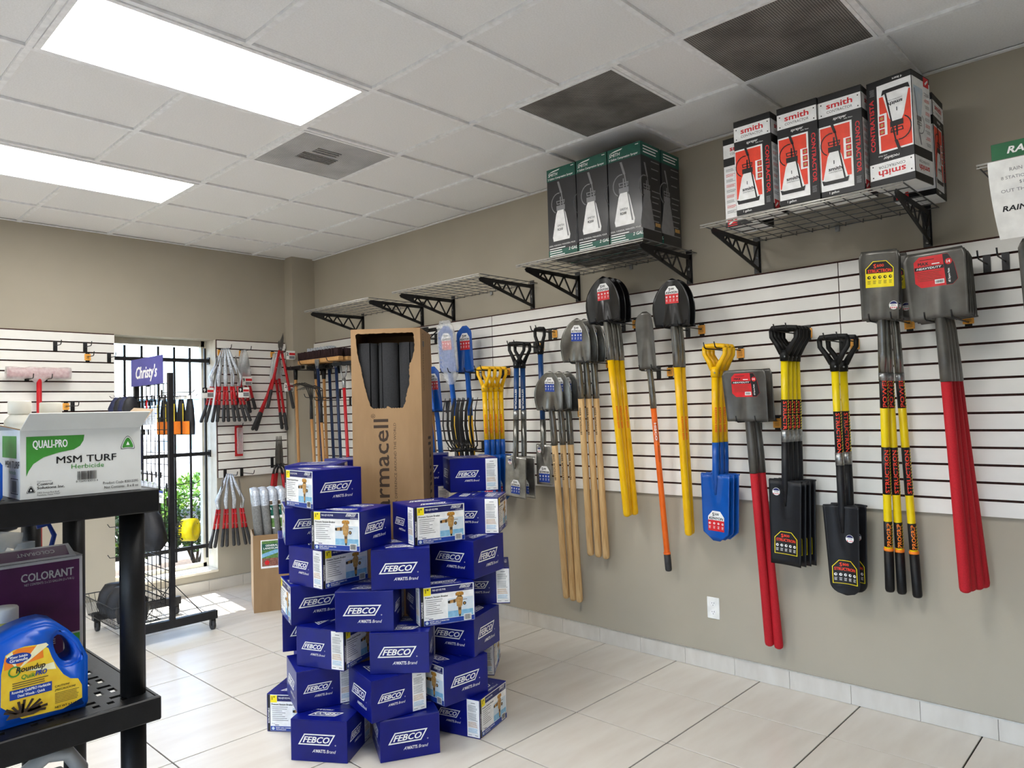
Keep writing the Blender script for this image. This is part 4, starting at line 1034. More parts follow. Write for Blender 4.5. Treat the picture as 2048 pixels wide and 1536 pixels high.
# single narrow flat spade
dtool('drain_spade', 'single steel spade with blue shaft and narrow black grip', 'spade', None, (-.155, -3.137, 2.022), (-.125, -3.120, .992), 'narrow', .125, .265, 'bare_steel', 'steel_blue_tube', 'dark_steel', 'black_plastic', .082, -.60, None, stick='seymour', gh=.12, flag=True)
pair(-3.137, 2.022 + DG, .20, 'single blue shafted spade', .022)
# seymour blue flat spades
series(lambda l, A, B: dtool('flat_spade', l, 'spade', 'wide steel spades with blue shafts', A, B, 'flat', .185, .275, 'bare_steel', 'steel_blue_tube', 'dark_steel', 'black_plastic', .135, -.50, 'zinc', stick='seymour', deco='seymour', flag=True),
       [((-.24, -3.006, 1.932), (-.21, -2.930, .905)), ((-.185, -3.006, 1.932), (-.15, -2.960, .905))], labs('wide flat steel spade with blue shaft and black D grip', 2))
pair(-3.006, 1.932 + DG, .28, 'wide steel spades', .03)
# yellow D spades with blue blades
series(lambda l, A, B: dtool('garden_spade', l, 'spade', 'blue bladed spades beside the hay forks', A, B, 'point', .165, .32, 'blue_steel', 'yellow_fiberglass', 'blue_steel', 'yellow_fiberglass', .118, -.50, None, stick='kenyon', deco='kenyon'),
       [((-.235 + .05 * k, -2.680 - .004 * k, 1.788), (-.19 + .042 * k, -2.66 - .008 * k, .86)) for k in range(4)], labs('blue bladed spade with yellow D handle beside the hay forks', 4))
pair(-2.686, 1.788 + DG, .28, 'blue spades by the hay forks', .03)
# blue square shovels hung blade up, one in plastic
series(lambda l, A, B: shovel('blue_shovel', l, 'shovel', 'blue shovels hung blade up', A, B, 'point', .175, .335, 'blue_steel', 'yellow_fiberglass', 'blue_steel', .0175, .32, 'kenyon', 'kenyon'),
       [((-.25, -2.352, 1.778), (-.10, -2.33, .60)), ((-.14, -2.415, 1.778), (-.062, -2.40, .60)), ((-.245, -2.092, 1.500), (-.11, -2.085, .35)), ((-.17, -2.098, 1.500), (-.062, -2.10, .35))],
       ['blue pointed shovel with its blade in a clear bag, hung upside down', 'bare blue pointed shovel next to the bagged one', 'blue pointed shovel hung low behind the tall carton, outer', 'blue pointed shovel hung low behind the tall carton, inner'])
bagm = tool_matrix((-.25, -2.352, 1.778), (-.10, -2.33, .60))
mb = MB(); rnd = random.Random(5)
ring = []
for j in range(9):
    zz = -.09 + j * .058; wv = [.03, .075, .098, .10, .10, .10, .098, .085, .05][j]; dv = [.02, .03, .034, .034, .032, .03, .028, .024, .015][j]
    for i in range(16): ring.append((math.cos(2 * PI * i / 16) * wv * rnd.uniform(.97, 1.04), -.004 + math.sin(2 * PI * i / 16) * dv * rnd.uniform(.85, 1.15), zz))
mb.add(ring, [[j * 16 + i, j * 16 + (i + 1) % 16, (j + 1) * 16 + (i + 1) % 16, (j + 1) * 16 + i] for j in range(8) for i in range(16)] + [[8 * 16 + i for i in range(16)]], 0, True)
tag(mb.build('plastic_bag', 'clear_wrap', None, bagm), 'crumpled clear plastic bag over a blue shovel blade', 'bag')
for y, l_, d_ in ((-2.311, .29, 'on the tall carton side of the bagged shovel'), (-2.3885, .29, 'between the two upside down blue shovels'), (-2.457, .19, 'on the hay fork side of the bare blue shovel')):
    hook('r', y, 0, l_, False, 'black slatwall hook ' + d_, 'hooks on the shovel wall', 1.778 + SH)
pair(-2.095, 1.500 + SH, .27, 'low blue shovels behind the tall carton', .046)
# hay forks
def make_fork(label, A, B):
    t = thing('hay_fork', label, 'fork', mw=tool_matrix(A, B), group='black hay forks hung tines up'); L_ = (V(A) - V(B)).length
    for k in range(5):
        x = -.085 + k * .0425; mb = MB()
        mb.tube([(x * .25, 0, .0), (x * .8, -.004, .03), (x, -.02, .08), (x * 1.02, -.028, .18), (x * 1.04, -.012, .29), (x * 1.06, .02, .37)], [.006, .0055, .005, .0048, .0042, .002], 8); mb.build('tine', 'black_metal', t)
    mb = MB(); mb.tube([(0, 0, .012), (0, 0, -.05), (0, 0, -.22)], [.012, .017, .019], 12); mb.tube([(-.05, 0, .01), (0, 0, 0), (.05, 0, .01)], .008, 8); mb.build('socket', 'black_metal', t)
    mb = MB(); mb.tube([(0, 0, -.21), (0, 0, -L_)], .0175, 12); mb.build('handle', 'black_plastic', t)
    return t
series(make_fork, [((-.315 + .047 * k, -2.468 - .002 * k, 1.215), (-.235 + .045 * k, -2.475 - .004 * k, .2)) for k in range(4)], labs('black five tined hay fork hung tines up', 4))
pair(-2.471, 1.2135, .345, 'black hay forks', .034)
# rakes seen behind the top of the tall carton
for k in range(3):
    y0 = -1.965; x0 = -.275 + .075 * k
    t = thing('garden_rake', 'black steel garden rake hung head up behind the tall carton, ' + ['outermost', 'middle', 'innermost'][k], 'rake', group='rakes behind the tall carton', mw=tool_matrix((x0, y0, 2.06), (-.19 + .06 * k, y0, .8)))
    mb = MB(); mb.box(-.18, -.008, .05, .18, .008, .064)
    mb.build('head', 'black_metal', t)
    for i in range(12):
        mb = MB(); x = -.172 + i * .0313; mb.tube([(x, 0, .055), (x, -.03, .052), (x, -.06, .045)], [.005, .0045, .002], 6); mb.build('tine', 'black_metal', t)
    mb = MB(); mb.tube([(-.12, 0, .055), (-.03, 0, .01), (0, 0, -.03)], .005, 6); mb.tube([(.12, 0, .055), (.03, 0, .01), (0, 0, -.03)], .005, 6); mb.build('bow', 'black_metal', t)
    mb = MB(); mb.tube([(0, 0, -.02), (0, 0, -1.25)], .015, 10); mb.build('handle', 'tan_wood', t)
pair(-1.965, 2.066, .31, 'garden rakes behind the tall carton', .03, True)
# end hooks and the shovel cut by the frame
for y in (-5.628, -5.697): hook('r', y, 2.11, .19, False, 'bare black slatwall hook ' + ('touching the upper red shovels' if y > -5.65 else 'beside the lone grey shovel'), 'hooks on the shovel wall')
shovel('square_shovel', 'wide grey square shovel hung past the bare hooks', 'shovel', None, (-.30, -5.93, 1.80), (-.06, -5.90, .70), 'square', .29, .30, 'gun_steel', 'red_foam', 'gun_steel', .021, .27, 'heavy')
pair(-5.93, 1.80 + SH, .33, 'grey shovel past the bare hooks', .05)
# ================================================================== brooms and long handled tools in the corner
def pole(t, mat, pts, r=.0135, name='handle'):
    mb = MB(); mb.tube(pts, r, 12); return mb.build(name, mat, t)
def push_broom(label, x, y0, y1, z, hmat, brist, hy, zb, blockm='broom_block', bh=.075):
    t = thing('push_broom', label, 'broom', (x, (y0 + y1) / 2, z), 0, 'push brooms hung bristles up'); c = (y0 + y1) / 2; L_ = abs(y1 - y0)
    mb = MB(); mb.bbox(-.028, -L_ / 2, 0, .028, L_ / 2, .038, .006); mb.build('block', blockm, t)
    mb = MB(); rnd = random.Random(3); n = int(L_ / .02)
    for i in range(n):
        yy = -L_ / 2 + .012 + i * (L_ - .024) / (n - 1)
        for xx in (-.018, -.006, .006, .018):
            a = V((xx, yy, .036)); b = V((xx * 1.25 + rnd.uniform(-.004, .004), yy + rnd.uniform(-.01, .01), .036 + bh * rnd.uniform(.93, 1.03)))
            mb.tube([a, b], [.0075, .008], 5, cap=True)
    mb.build('bristles', brist, t)
    mb = MB(); mb.prism([(-.034, 0), (.034, 0), (.034, -.03), (.014, -.085), (-.014, -.085), (-.034, -.03)], lambda u, v, k: V((-.036 - k, u + hy - c, v + .03)), 0, .004); mb.build('bracket', 'zinc', t)
    pole(t, hmat, [(-.030, hy - c, -.03), (.02, hy - c + .01, zb - z)])
    return t
push_broom('dark bristled push broom with pale wooden block and blue handle', -.238, -.26, -.93, 1.960, 'navy_steel', 'bristle_brown', -.61, .75)
push_broom('second dark bristled push broom with blue handle close to the wall', -.160, -.28, -.95, 1.960, 'navy_steel', 'bristle_brown', -.78, .75)
push_broom('grey bristled push broom in clear wrap against the wall', -.085, -.17, -.60, 1.960, 'navy_steel', 'silver_wrap', -.55, .75, 'black_plastic', .125)
for y in (-.385, -.83): hook('r', y, 0, .30, False, 'long black slatwall hook carrying the push brooms ' + ('at the corner' if y > -.5 else 'by the red scrapers'), 'hooks on the shovel wall', 1.9605)
# corner squeegees with wooden handles
for k, (x, y, d) in enumerate([(-.31, -.302, 'next to the corner post'), (-.202, -.47, 'second from the corner post'), (-.152, -.52, 'third from the corner post')]):
    t = thing('floor_squeegee', 'wooden handled floor squeegee with black head, ' + d, 'squeegee', (x, y, .02), 0, 'wooden poles in the corner')
    mb = MB(); mb.tube([(0, 0, 1.80), (0, 0, 1.90)], [.017, .02], 12); mb.bbox(-.02, -.13, 1.895, .02, .13, 1.925, .004); mb.build('head', 'black_plastic', t)
    pole(t, 'tan_wood', [(.03, 0, .5), (0, 0, 1.82)], .0135)
for y, l_, d_ in ((-.27, .36, 'the pole nearest the corner post'), (-.335, .36, 'the corner pole, on its broom side'), (-.4325, .25, 'two wooden poles, on their corner side'), (-.568, .25, 'two wooden poles, on their scraper side')):
    hook('r', y, 0, l_, False, 'long black slatwall hook holding ' + d_, 'hooks on the shovel wall', 1.9155)
# red handled tamper style scrapers
for k, (x, y) in enumerate([(-.245, -.98), (-.19, -1.045), (-.135, -1.12)]):
    t = thing('floor_scraper', 'long red handled scraper with silver fork bracket, ' + ['next to the blue broom', 'middle one of three', 'next to the tall carton'][k], 'scraper', (x, y, .0), 0, 'red handled scrapers behind the tall carton')
    pole(t, 'red_paint', [(.05, 0, .5), (0, 0, 1.76)], .014)
    mb = MB(); mb.tube([(0, 0, 1.72), (0, 0, 1.80)], .017, 12)
    for s in (-1, 1): mb.tube([(0, 0, 1.79), (0, s * .035, 1.84), (0, s * .05, 1.92)], .007, 8)
    mb.build('fork_bracket', 'zinc', t)
    mb = MB(); mb.bbox(-.012, -.16, 1.915, .012, .16, 1.945, .003); mb.build('head', 'black_plastic', t)
hook('r', -1.05, 0, .30, False, 'long black slatwall hook holding the red scrapers', 'hooks on the shovel wall', 1.9155)
# cultivators with black tines
for k, (x, y, z) in enumerate([(-.335, -.602, 1.72), (-.335, -.762, 1.69)]):
    t = thing('hand_cultivator', 'wooden handled cultivator with curved black tines, ' + ['outer', 'inner'][k] + ' one under the brooms', 'cultivator', (x, y, 0), 0, 'cultivators under the brooms')
    for i in range(4):
        mb = MB(); yy = -.05 + i * .034; mb.tube([(0, 0, z - .12), (0, yy * .5, z - .06), (-.02, yy, z + .03), (-.10, yy * 1.3, z + .055), (-.19, yy * 1.5, z + .02)], [.006, .005, .0045, .004, .002], 7); mb.build('tine', 'black_metal', t)
    mb = MB(); mb.tube([(0, 0, z - .10), (0, 0, z - .26)], [.012, .016], 10); mb.build('socket', 'black_metal', t)
    pole(t, 'tan_wood', [(0, 0, z - .25), (.05, 0, .5)], .013)
for y, zt, d_ in ((-.580, 1.654, 'outer'), (-.740, 1.624, 'inner')): hook('r', y, 0, .37, False, 'long black slatwall hook holding the %s cultivator' % d_, 'hooks on the shovel wall', zt)
# ================================================================== back wall: loppers, shears, rake
def lopper(label, group, px, pz, lx, lz, rx, rz, y, wrap, big=False, card=None):
    """pivot at (px, pz); handle ends at (lx, lz) and (rx, rz)"""
    t = thing('lopper', label, 'lopper', (px, y, pz), 0, group)
    s = 1.25 if big else 1
    bx = [(-.010, -.03), (.004, .02), (.012, .06 * s), (.034, .10 * s), (.040, .115 * s), (.045, .08 * s), (.040, .03), (.022, -.03)]
    mb = MB(); mb.prism(bx, lambda u, v, k: V((u - .012, k, v)), -.003, .003); mb.build('blade', 'gun_steel', t)
    mb = MB(); mb.prism([(-.015, -.03), (-.034, .01), (-.036, .045 * s), (-.022, .06 * s), (-.020, .02), (.004, -.03)], lambda u, v, k: V((u + .01, k, v)), -.008, -.003); mb.build('hook_jaw', 'gun_steel', t)
    mb = MB(); mb.lathe([(.011, -.012), (.011, .006), (.007, .01)], 10, mx=M.Rotation(PI / 2, 4, 'X')); mb.build('pivot_bolt', 'zinc', t)
    for ex, ez, sg in ((lx, lz, 1), (rx, rz, -1)):
        e = V((ex - px, 0, ez - pz)); st = V((sg * .012 * (1 if ex < px else -1) * (-1 if sg > 0 else 1), -.004 * sg, -.02)); d = e - st; L_ = d.length; d.normalize()
        mb = MB(); mb.tube([st, st + d * L_ * .70], .0105, 8, flat=1.3); h = mb.build('handle', 'red_paint', t)
        mb = MB(); mb.tube([st + d * L_ * .68, st + d * L_ * .72, st + d * L_ * .98, st + d * L_], [.0125, .0145, .0155, .009], 10); mb.build('grip', 'rubber_grey', t)
        for q in (.12, .30):
            mb = MB(); c = st + d * L_ * q; mb.tube([c + V((0, -.013, 0)), c + V((0, -.015, 0))], .0042, 7); mb.build('rivet', 'zinc', h)
    if card:
        cx, cz = card; mb = MB(); mb.bbox(cx - .045, -.022, cz - .04, cx + .045, -.018, cz + .04, .001); c = mb.build('card', 'card_white', t)
        p = PR(); p.rect(-.015, .0, .045, .022, 'ink_red', 0); p.text({0: '9', 1: '2'}[1 if big else 0], -.040, -.005, .03, 'ink_black', 0, bold=.05); p.rect(-.015, -.034, .04, -.008, 'ink_grey', 0)
        p.build('card_print', plane_map((cx, -.022, cz), (1, 0, 0), (0, 0, 1)), c)
    if wrap:
        mb = MB(); rnd = random.Random(int(abs(px * 1000))); ring = []
        for j in range(7):
            zz = -.06 + j * (wrap + .06) / 6; w_ = [.045, .05, .046, .038, .032, .024, .012][j]
            for i in range(12): ring.append((math.cos(2 * PI * i / 12) * w_ * rnd.uniform(.85, 1.15), math.sin(2 * PI * i / 12) * .018 * rnd.uniform(.8, 1.2), zz))
        mb.add(ring, [[j * 12 + i, j * 12 + (i + 1) % 12, (j + 1) * 12 + (i + 1) % 12, (j + 1) * 12 + i] for j in range(6) for i in range(12)] + [[72 + i for i in range(12)]], 0, True)
        mb.build('plastic_wrap', 'clear_wrap', t)
    return t
def hedge_bundle(n, x0, dx, y, ztop, zjoin, zend, spread, group, base, cards=True):
    """pruning saws / long reach loppers with tall shiny wrapped heads"""
    for k in range(n):
        x = x0 + dx * k; t = thing('long_pruner', base + ', %s from the window' % ['first', 'second', 'third', 'fourth', 'fifth', 'sixth'][k], 'pruner', (x, y - .03 * k, zjoin), 0, group)
        f = (k - (n - 1) / 2) / max(1, n - 1)
        mb = MB(); mb.tube([(-f * dx * (n - 1), 0, ztop - zjoin), (-f * dx * (n - 1) * .6, 0, (ztop - zjoin) * .7), (f * .03, 0, (ztop - zjoin) * .25), (0, 0, 0)], [.006, .017, .022, .018], 8, flat=.7); mb.build('plastic_wrap', 'silver_wrap', t)
        mb = MB(); mb.prism([(-.006, .0), (.010, .0), (.012, .22), (.004, .27), (-.004, .24)], lambda u, v, q: V((u - f * dx * (n - 1) * .3 * v / .2, q, v)), -.0165, -.0145); mb.build('blade', 'bare_steel', t)
        e = V((f * spread * .35, 0, -(zjoin - zend) * .52)); g = V((f * spread * .8, -.0, -(zjoin - zend)))
        for s in (-1, 1):
            o = V((s * .013, -s * .008, 0)); mb = MB(); mb.tube([o * .6, e + o], .0095, 8, flat=1.3); h = mb.build('handle', 'red_paint', t)
            mb = MB(); mb.tube([e + o * .98, g + o * 1.3 + V((0, 0, .01)), g + o * 1.3], [.0125, .0145, .009], 10); mb.build('grip', 'rubber_grey', t)
            for q in (.25, .75):
                c = o * .6 + (e + o * .4) * q; mb = MB(); mb.tube([c + V((0, -.011, 0)), c + V((0, -.014, 0))], .005, 7); mb.build('rivet', 'zinc', h)
        if cards and k in (0, n - 1):
            mb = MB(); sx_ = -.052 if k == 0 else .03; mb.bbox(sx_ - .05, -.034, -.10, sx_ + .05, -.030, -.01, .001); c = mb.build('card', 'card_white', t)
            p = PR(); p.rect(-.05, .0, -.008, .045, 'ink_black', 0); p.text('9', -.040, .008, .028, 'ink_white', 1, bold=.05); p.rect(-.006, .006, .046, .026, 'ink_red', 0); p.rect(-.006, -.035, .046, 0, 'ink_grey', 0)
            p.build('card_print', plane_map((sx_, -.034, -.055), (1, 0, 0), (0, 0, 1)), c)
hedge_bundle(5, -.975, .045, -.065, 2.10, 1.765, 1.455, .20, 'wrapped loppers beside the window top', 'wrapped red and black lopper in the upper bundle')
hook('b', -.885, 0, .23, True, 'black slatwall hook holding the upper lopper bundle', 'hooks beside the window', 2.094)
hedge_bundle(4, -.935, .055, -.065, 1.005, .70, .375, .14, 'wrapped loppers hung low', 'wrapped red and black lopper in the lower bundle', False)
for x in (-.8525, -.70): hook('b', x, 0, .24, False, 'black slatwall hook %s the lower lopper bundle' % ('holding' if x < -.8 else 'beside'), 'hooks beside the window', .999)
lopper('wrapped anvil lopper hung between the bundle and the big loppers', 'loppers beside the corner post', -.69, 1.905, -.79, 1.56, -.60, 1.56, -.100, .19, card=(.005, -.09))
lopper('second wrapped lopper behind the anvil lopper', 'loppers beside the corner post', -.69, 1.90, -.755, 1.60, -.625, 1.53, -.050, .195)
hook('b', -.69, 0, .20, True, 'black slatwall hook holding the wrapped anvil loppers', 'hooks beside the window', 2.091)
lopper('big lopper with bare hooked blade reaching above the board', 'loppers beside the corner post', -.385, 2.115, -.522, 1.565, -.262, 1.560, -.172, 0, True, (.09, -.06))
lopper('long lopper hung behind the big one, outer handle low', 'loppers beside the corner post', -.385, 1.90, -.640, 1.375, -.300, 1.360, -.112, .178, True, (.10, -.14))
lopper('second long lopper hung behind the big one', 'loppers beside the corner post', -.385, 1.89, -.578, 1.367, -.318, 1.372, -.058, .188, True)
hook('b', -.385, 0, .24, True, 'black slatwall hook holding the big loppers', 'hooks beside the window', 2.076)
t = thing('pruner_pack', 'small pruning shears in a red blister pack on the slatwall', 'pruner', (-.738, -.055, 1.283))
mb = MB(); mb.bbox(-.037, -.002, -.135, .037, .002, .135, .001); mb.build('backing_card', 'red_paint', t)
mb = MB(); mb.bbox(-.022, -.020, -.115, .034, -.002, .12, .006); mb.build('blister', 'clear_wrap', t)
mb = MB(); mb.prism([(-.004, 0), (.008, 0), (.014, .05), (.004, .085), (-.004, .05)], lambda u, v, k: V((u + .004, k, v)), -.012, -.008); mb.build('blade', 'gun_steel', t)
for s in (-1, 1): mb = MB(); mb.tube([(.004, -.010, .0), (.004 + s * .012, -.010, -.04), (.004 + s * .012, -.010, -.10)], [.005, .006, .005], 8); mb.build('handle', 'red_paint', t)
hook('b', -.738, 0, .12, False, 'black slatwall hook holding the pruner pack', 'hooks beside the window', 1.4135)
for k, (dx, y) in enumerate([(0, -.125), (.055, -.085)]):
    t = thing('hedge_shears', 'hedge shears with long straight blades hung points up, ' + ['outer', 'inner'][k], 'shears', (-.405 + dx, y, 1.06), 0, 'hedge shears over the felt rolls')
    for s in (-1, 1):
        mb = MB(); mb.prism([(-.012 * s, -.02), (.016 * s, -.01), (.014 * s, .10), (.002 * s, .25), (-.003 * s, .25), (-.010 * s, .08)], lambda u, v, q: V((u + s * .006, q, v)), -.003 * s, .003 - .003 * s if s < 0 else 0); mb.build('blade', 'gun_steel', t)
        mb = MB(); mb.tube([(0, -.002 * s, -.005), (s * .035, -.002 * s, -.05), (s * .045, -.002 * s, -.10)], [.012, .010, .013], 8); mb.build('tang', 'black_metal', t)
        mb = MB(); mb.tube([(s * .044, 0, -.09), (s * .075, 0, -.30)], [.014, .016], 10); mb.build('handle', 'red_paint', t)
for x, d_ in ((-.405, 'outer'), (-.350, 'inner')): hook('b', x, 0, .17 if x < -.4 else .12, False, 'black slatwall hook holding the %s hedge shears' % d_, 'hooks beside the window', 1.034)
# wrapped red rake on the left board
t = thing('floor_squeegee', 'red handled squeegee with its wide head wrapped in clear plastic', 'squeegee', (-2.282, -.115, 1.858))
mb = MB(); mb.bbox(-.195, -.018, -.03, .195, .018, .034, .006); mb.build('head', 'red_paint', t)
mb = MB(); rnd = random.Random(2); ring = []
for j in range(15):
    x = -.205 + j * .0293
    for i in range(10): ring.append((x, math.cos(2 * PI * i / 10) * .03 * rnd.uniform(.9, 1.15), .0 + math.sin(2 * PI * i / 10) * (.043 + (.03 if 5 < j < 9 and i > 5 else 0)) * rnd.uniform(.9, 1.12)))
mb.add(ring, [[j * 10 + i, j * 10 + (i + 1) % 10, (j + 1) * 10 + (i + 1) % 10, (j + 1) * 10 + i] for j in range(14) for i in range(10)] + [list(range(10)), [140 + i for i in range(10)]], 0, True)
pm('milky_wrap', (216, 206, 206), (238, 234, 234), 40, .25, alpha=.55, bump=.9, bscale=60); mb.build('plastic_wrap', 'milky_wrap', t)
mb = MB(); mb.tube([(0, -.004, -.02), (.006, .03, -1.3)], .0175, 12); mb.build('handle', 'red_paint', t)
for x, z, tg, d in [(-2.154, 2.11, False, 'upper bare black slatwall hook over the wrapped squeegee'), (-1.951, 2.11, False, 'bare black slatwall hook nearer the window on the top groove'), (-1.935, 2.035, True, 'black slatwall hook with orange price tag under the bare one'), (-1.782, 2.035, False, 'bare black slatwall hook at the edge of the window'),
                    (-2.338, -1.818, False, 'black slatwall hook on one side of the red pole'), (-2.220, -1.818, True, 'black slatwall hook with price tag on the other side of the red pole'), (-2.085, 1.655, True, 'low black slatwall hook with orange price tag'), (-2.040, 1.655, False, 'low black slatwall hook without a tag')]:
    hook('b', x, z, .16 if z > 0 else .19, tg, d, 'hooks left of the window', None if z > 0 else -z)
# ================================================================== carton of landscape fabric rolls
ca = math.radians(-24)
cmx = M.Translation(V((-1.091, -.994, .0005))) @ M.Rotation(ca, 4, 'Z')
t = thing('roll_carton', 'open brown carton holding grey landscape fabric rolls by the window', 'carton', mw=cmx)
cw, cdp, chh = .335, .36, .585
mb = MB(); mb.box(0, 0, 0, cw, .005, chh); mb.build('front_panel', 'kraft', t)
mb = MB(); mb.box(0, cdp - .005, 0, cw, cdp, chh); mb.build('back_panel', 'kraft', t)
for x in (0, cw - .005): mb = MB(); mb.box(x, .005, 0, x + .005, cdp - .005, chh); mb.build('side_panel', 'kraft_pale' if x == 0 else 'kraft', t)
mb = MB(); mb.box(.005, .005, 0, cw - .005, cdp - .005, .005); mb.build('bottom_panel', 'kraft', t)
pm('ink_lawn', (70, 120, 50), (120, 150, 90), 60, .5); pm('ink_bed', (120, 70, 60), (160, 110, 90), 80, .5)
p = PR(); p.rect(.055, .33, .215, .545, 'ink_white', 0); p.rect(.063, .345, .207, .537, 'ink_lawn', 1); p.rect(.063, .345, .207, .405, 'ink_bed', 2); p.poly([(.063, .41), (.207, .45), (.207, .48), (.063, .44)], 'ink_sky', 2); p.rect(.063, .468, .207, .515, 'ink_darkgreen', 3)
p.text('GENERAL', .135, .495, .015, 'ink_white', 4, bold=.05, align='c', fit=.09); p.text('LANDSCAPE', .135, .474, .015, 'ink_white', 4, bold=.05, align='c', fit=.12); p.disc(.10, .372, .018, 'ink_red', 3, 12)
p.build('picture_label', plane_map((0, 0, 0), (1, 0, 0), (0, 0, 1)), t)
rollp = None; rnd = random.Random(11)
for i in range(4):
    for j in range(3):
        lx, ly = .098 + i * .064, .06 + j * .115
        if rollp is None:
            mb = MB(); mb.lathe([(.010, 0), (.0295, 0), (.0303, .90), (.029, .91), (.010, .905)], 18); rollp = mb.mesh('roll', 'grey_felt')
            mb = MB(); n = 18
            vs = [V((.0312 * rnd.uniform(.96, 1.02) * math.cos(2 * PI * q / n), .0312 * rnd.uniform(.96, 1.02) * math.sin(2 * PI * q / n), z)) for z in (.80, .87, .918) for q in range(n)] + [V((0, 0, .926))]
            mb.add(vs, [[a * n + q, a * n + (q + 1) % n, (a + 1) * n + (q + 1) % n, (a + 1) * n + q] for a in range(2) for q in range(n)] + [[2 * n + q, 2 * n + (q + 1) % n, 3 * n] for q in range(n)], 0, True)
            capm = mb.mesh('wrap_end', 'silver_wrap')
        bm_ = cmx @ V((lx, ly, .008)); tp = cmx @ V((lx - .078, ly + rnd.uniform(-.01, .01), .96))
        q = thing('fabric_roll', 'grey landscape fabric roll in the carton, row %s, %s' % (['front', 'middle', 'back'][j], ['at the window side', 'second from the window', 'third from the window', 'with a printed sleeve' if j == 0 else 'at the far side'][i]), 'fabric roll', group='fabric rolls in the brown carton', mw=M.Translation(bm_) @ (tp - bm_).to_track_quat('Z', 'Y').to_matrix().to_4x4())
        obj('roll', rollp, q); obj('wrap_end', capm, q)
        if j == 0 and i >= 2:
            ang = math.radians(-20); p = PR(); p.rect(-.045, .62, .045, .84, 'ink_white', 0, (10, 1)); p.rect(-.045, .72, .045, .80, 'ink_darkgreen', 1, (10, 1)); p.rect(-.045, .63, .045, .70, 'ink_lawn', 1, (10, 1))
            p.rect(-.045, .805, .045, .835, 'ink_brown', 1, (10, 1)); p.text('SILVER', -.035, .765, .018, 'ink_white', 2, bold=.05, fit=.07); p.text('STAR', -.025, .735, .014, 'ink_white', 2, bold=.05)
            p.build('printed_sleeve', cmap(.0310, ang), q)
# ================================================================== wheeled gridwall stand
RX, RY0, RY1 = -1.75, -1.142, -.510
g = thing('display_rack', 'black wire grid display stand on casters in front of the window', 'display rack', (RX, (RY0 + RY1) / 2, 0)); gy = (RY0 + RY1) / 2
for y in (RY0, RY1):
    mb = MB(); mb.box(-.016, y - gy - .016, .13, .016, y - gy + .016, 1.812); mb.build('post', 'black_metal', g)
    mb = MB(); mb.bbox(-.305, y - gy - .022, .075, .305, y - gy + .022, .132, .003); fo = mb.build('foot', 'black_metal', g)
    mb = MB(); mb.tube([(-.20, y - gy, .135), (-.016, y - gy, .36)], .003, 6); mb.tube([(.20, y - gy, .135), (.016, y - gy, .36)], .003, 6); mb.build('brace', 'black_metal', g)
    for x in (-.275, .275):
        mb = MB(); mb.tube([(x - .011, y - gy, .032), (x + .011, y - gy, .032)], .032, 16); mb.build('caster_wheel', 'rubber_grey' if x > 0 or y > -1 else 'black_plastic', fo)
        mb = MB(); mb.box(x - .018, y - gy - .012, .03, x + .018, y - gy + .012, .078); mb.build('caster_fork', 'black_metal', fo)
for k in range(8):
    y = RY0 - gy + .035 + k * .0802; mb = MB(); mb.tube([(0, y, .20), (0, y, 1.745)], .003, 6); mb.build('grid_wire', 'black_metal', g)
for k in range(20):
    z = .215 + k * .0803; mb = MB(); mb.tube([(-.005, RY0 - gy + .012, z), (-.005, RY1 - gy - .012, z)], .003, 6); mb.build('grid_wire', 'black_metal', g)
# sign on top
t = thing('store_sign', 'violet blue sign with white slanted lettering on top of the stand', 'sign', (RX - .0195, -.77, 1.842))
mb = MB(); mb.bbox(-.002, -.302, -.10, .002, .302, .10, .001); mb.build('board', 'violet_sign', t)
PR().text("Christy's", 0, -.045, .088, 'ink_white', 0, bold=.05, shear=.25, align='c', fit=.40).build('lettering', plane_map((-.002, 0, 0), (0, -1, 0), (0, 0, 1)), t)
mb = MB(); mb.box(.002, -.012, -.112, .0175, .012, -.06); mb.build('clip', 'black_metal', t)
# wire basket low on the stand
t = thing('wire_basket', 'shallow black wire basket on the foot of the stand', 'basket', (-1.955, gy, .137))
mb = MB()
def rect_loop(hx, hy, z, r): 
    c = [(-hx, -hy, z), (hx, -hy, z), (hx, hy, z), (-hx, hy, z)]
    for a_, b_ in zip(c, c[1:] + c[:1]): mb.tube([a_, b_], r, 6)
rect_loop(.165, .30, .14, .004); rect_loop(.14, .275, .002, .003); mb.build('rim', 'black_metal', t)
mb = MB()
for k in range(23):
    y = -.30 + .60 * k / 22; mb.tube([(-.165, y, .14), (-.14, y * .917, .002), (.14, y * .917, .002), (.165, y, .14)], .0018, 5)
for k in range(1, 9):
    x = -.165 + .33 * k / 9; mb.tube([(x, -.30, .14), (x * .85, -.275, .002), (x * .85, .275, .002), (x, .30, .14)], .0018, 5)
mb.build('mesh_wires', 'black_metal', t)
